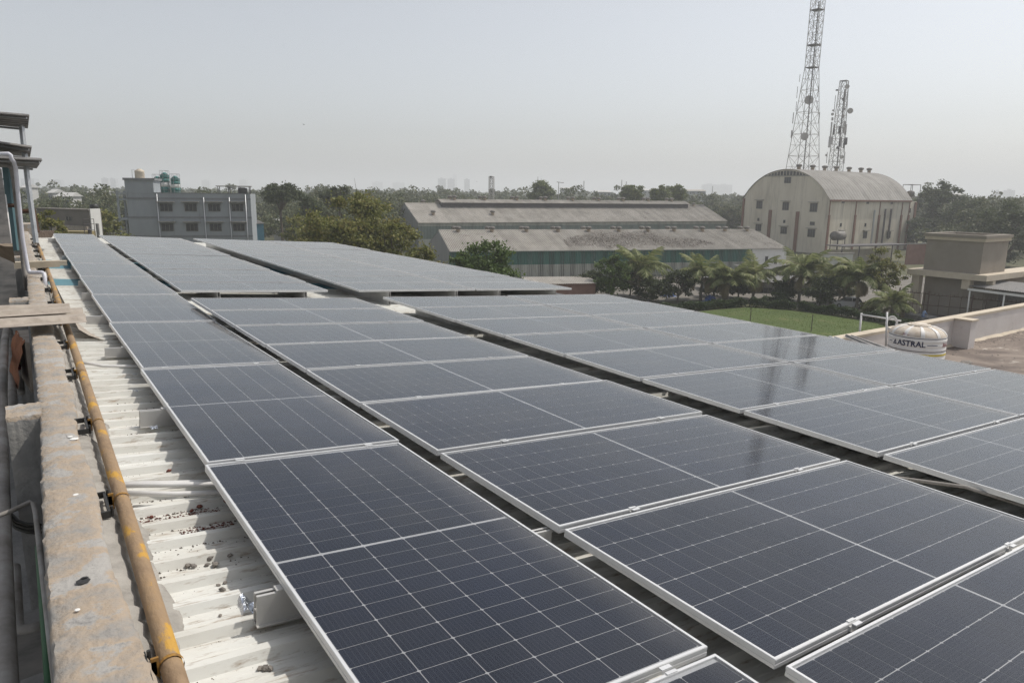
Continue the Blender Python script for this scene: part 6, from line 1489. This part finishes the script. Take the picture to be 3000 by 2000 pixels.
for (px, p0, p1, w, mk) in ((2477, 262, 300, .35, 'dish'), (2483, 270, 320, .12, 'tower'), (2448, 280, 330, .12, 'tower'), (2439, 345, 353, .4, 'dish'), (2437, 358, 400, .3, 'dish'), (2445, 365, 395, .3, 'tower_dark'), (2475, 355, 390, .4, 'dish'), (2479, 365, 395, .35, 'dish'), (2432, 400, 432, .45, 'dish'), (2437, 402, 422, .5, 'dish'),
                            (2479, 404, 424, .55, 'tower_dark'), (2474, 405, 434, .3, 'tower_dark'), (2465, 402, 430, .4, 'dish'), (2471, 337, 345, .5, 'tower'), (2472, 318, 323, .55, 'tower_dark'), (2470, 288, 293, .5, 'tower_dark'), (2452, 263, 266, .5, 'tower_dark'), (2460, 370, 392, .4, 'tower_dark'), (2476, 445, 480, .12, 'tower'), (2424, 446, 478, .12, 'tower'), (2455, 430, 436, .6, 'tower_dark')):
    antenna(t2, px, p0, p1, D2 - 2.2, w, mk)
# thin mast above the far shed, poles on the skyline
P = A3(1440, 517, 245); zt_ = A3(1440, 517, 245).z
t3, _ = lattice('thin_mast', 'thin lattice mast standing behind the far shed roof', (P.x, P.y, 0), [(0, .8), (zt_, .7)], list(np.linspace(0, zt_, 14)), .09)
b = MB(); b.box((-1.0, -.3, zt_ - .5), (-.4, .3, zt_ + .1)); b.build('lamp_head', MT['tower_dark'], t3)
for i, (px, py, d, h) in enumerate(((1576, 518, 600, 0), (1711, 530, 420, 0), (1822, 527, 420, 0), (1835, 532, 430, 0), (2088, 545, 500, 0))):
    P = A3(px, py, d); o = MB().tube([(0, 0, 0), (0, 0, P.z)], .22, 5).build('skyline_pole', MT['tower']); o.location = (P.x, P.y, 0)
    tag(o, 'thin pole rising from the skyline trees, %s from the left' % ORD[i], 'pole', 'poles on the skyline')
P = A3(1637, 534, 330); e = empty('lamp_mast', (P.x, P.y, 0), .3, 'mast with a long flat lamp bar right of the leftmost pale tree', 'lamp')
MB().tube([(0, 0, 0), (0, 0, P.z)], .15, 6).build('pole', MT['tower'], e); MB().box((-2.4, -.3, P.z - .15), (2.8, .3, P.z + .1), Matrix.Rotation(.05, 4, 'Y')).build('lamp_bar', MT['tower'], e)
for i, (px, py, d) in enumerate(((890, 365, 90), (1397, 532, 170))):
    P = A3(px, py, d); b = MB(); b.add([(-.28, 0, .02), (0, .05, 0), (.28, .02, .05), (0, -.07, 0), (0, 0, -.04), (0, .2, 0), (0, -.22, .01)], [(0, 3, 1), (1, 3, 2), (4, 3, 0), (4, 2, 3), (5, 1, 4), (6, 4, 3), (1, 5, 4)])
    o = b.build('bird', MT['black']); o.location = P; o.rotation_euler = (0, .2, .6); tag(o, 'small dark bird flying %s' % ('high over the grey building' if i == 0 else 'low above the skyline towers'), 'bird', 'birds in the sky')

# ------------------------------------------------------------------ far wood
rg = np.random.default_rng(17); Cs = []; Ss = []; vis = []
fwd = RW[2]
ntree = 0
while ntree < 3000:
    t = rg.random(); d = 175 * (2300 / 175) ** t
    lat = rg.uniform(-.80, .80)
    P = np.array((0, 0, 0.)) + (fwd * (1, 1, 0) / np.linalg.norm(fwd[:2])) * d + np.array((fwd[1], -fwd[0], 0)) / np.linalg.norm(fwd[:2]) * d * lat
    c = RW @ (P - (0, 0, CZ)); px = 1500 + F * c[0] / c[2]
    if not -200 < px < 3200: continue
    # keep clear of the yard, sheds and other buildings
    if 1160 < px < 2240 and d < 265: continue
    if 2150 < px < 2760 and d < 300: continue
    if 330 < px < 780 and d < 185: continue
    if px >= 2680 and d < 190: continue
    h = rg.normal(13.2, 2.0) + 3.6 * min(1, max(0, (d - 220) / 250)); h *= .9 if px < 900 else 1; h = min(max(h, 7), 23); r = rg.uniform(3.8, 7.5)
    nl = int(min(900, 110 + (420 / d) ** 1.6 * 170)); k = rg.integers(5, 9)
    cl = rg.normal(size=(k, 3)) * (r * .45, r * .45, h * .13) + (P[0], P[1], h * .66)
    idx = rg.integers(k, size=nl); dd = rg.normal(size=(nl, 3)); dd /= np.linalg.norm(dd, axis=1)[:, None]
    cc = cl[idx] + dd * (r * .42) * (1, 1, .75) * rg.uniform(.5, 1.05, nl)[:, None]; cc[:, 2] = np.clip(cc[:, 2], .5, None)
    Cs.append(cc); Ss.append(np.full(nl, .13 + d * .00125) * rg.uniform(.7, 1.4, nl)); ntree += 1
tag(link('far_wood', leaf_mesh('far_wood', np.concatenate(Cs), np.concatenate(Ss), MT['leaf_forest'], 2)), 'hazy green wood covering the plain to the horizon', 'wood', kind='stuff')

# ------------------------------------------------------------------ haze
hm = bpy.data.materials.new('haze'); hm.use_nodes = True
nt = hm.node_tree
for n in list(nt.nodes):
    if n.type != 'OUTPUT_MATERIAL': nt.nodes.remove(n)
pv = nt.nodes.new('ShaderNodeVolumePrincipled'); pv.inputs['Density'].default_value = .00052; pv.inputs['Color'].default_value = (.95, .97, 1, 1); pv.inputs['Anisotropy'].default_value = .15
nt.links.new(pv.outputs[0], [n for n in nt.nodes if n.type == 'OUTPUT_MATERIAL'][0].inputs['Volume'])
hb = MB(); hb.box((-9500, -9500, -1.2), (9500, 9500, 130)); 
tag(hb.build('haze', hm), 'pale dusty haze over the whole plain', 'haze', kind='stuff')
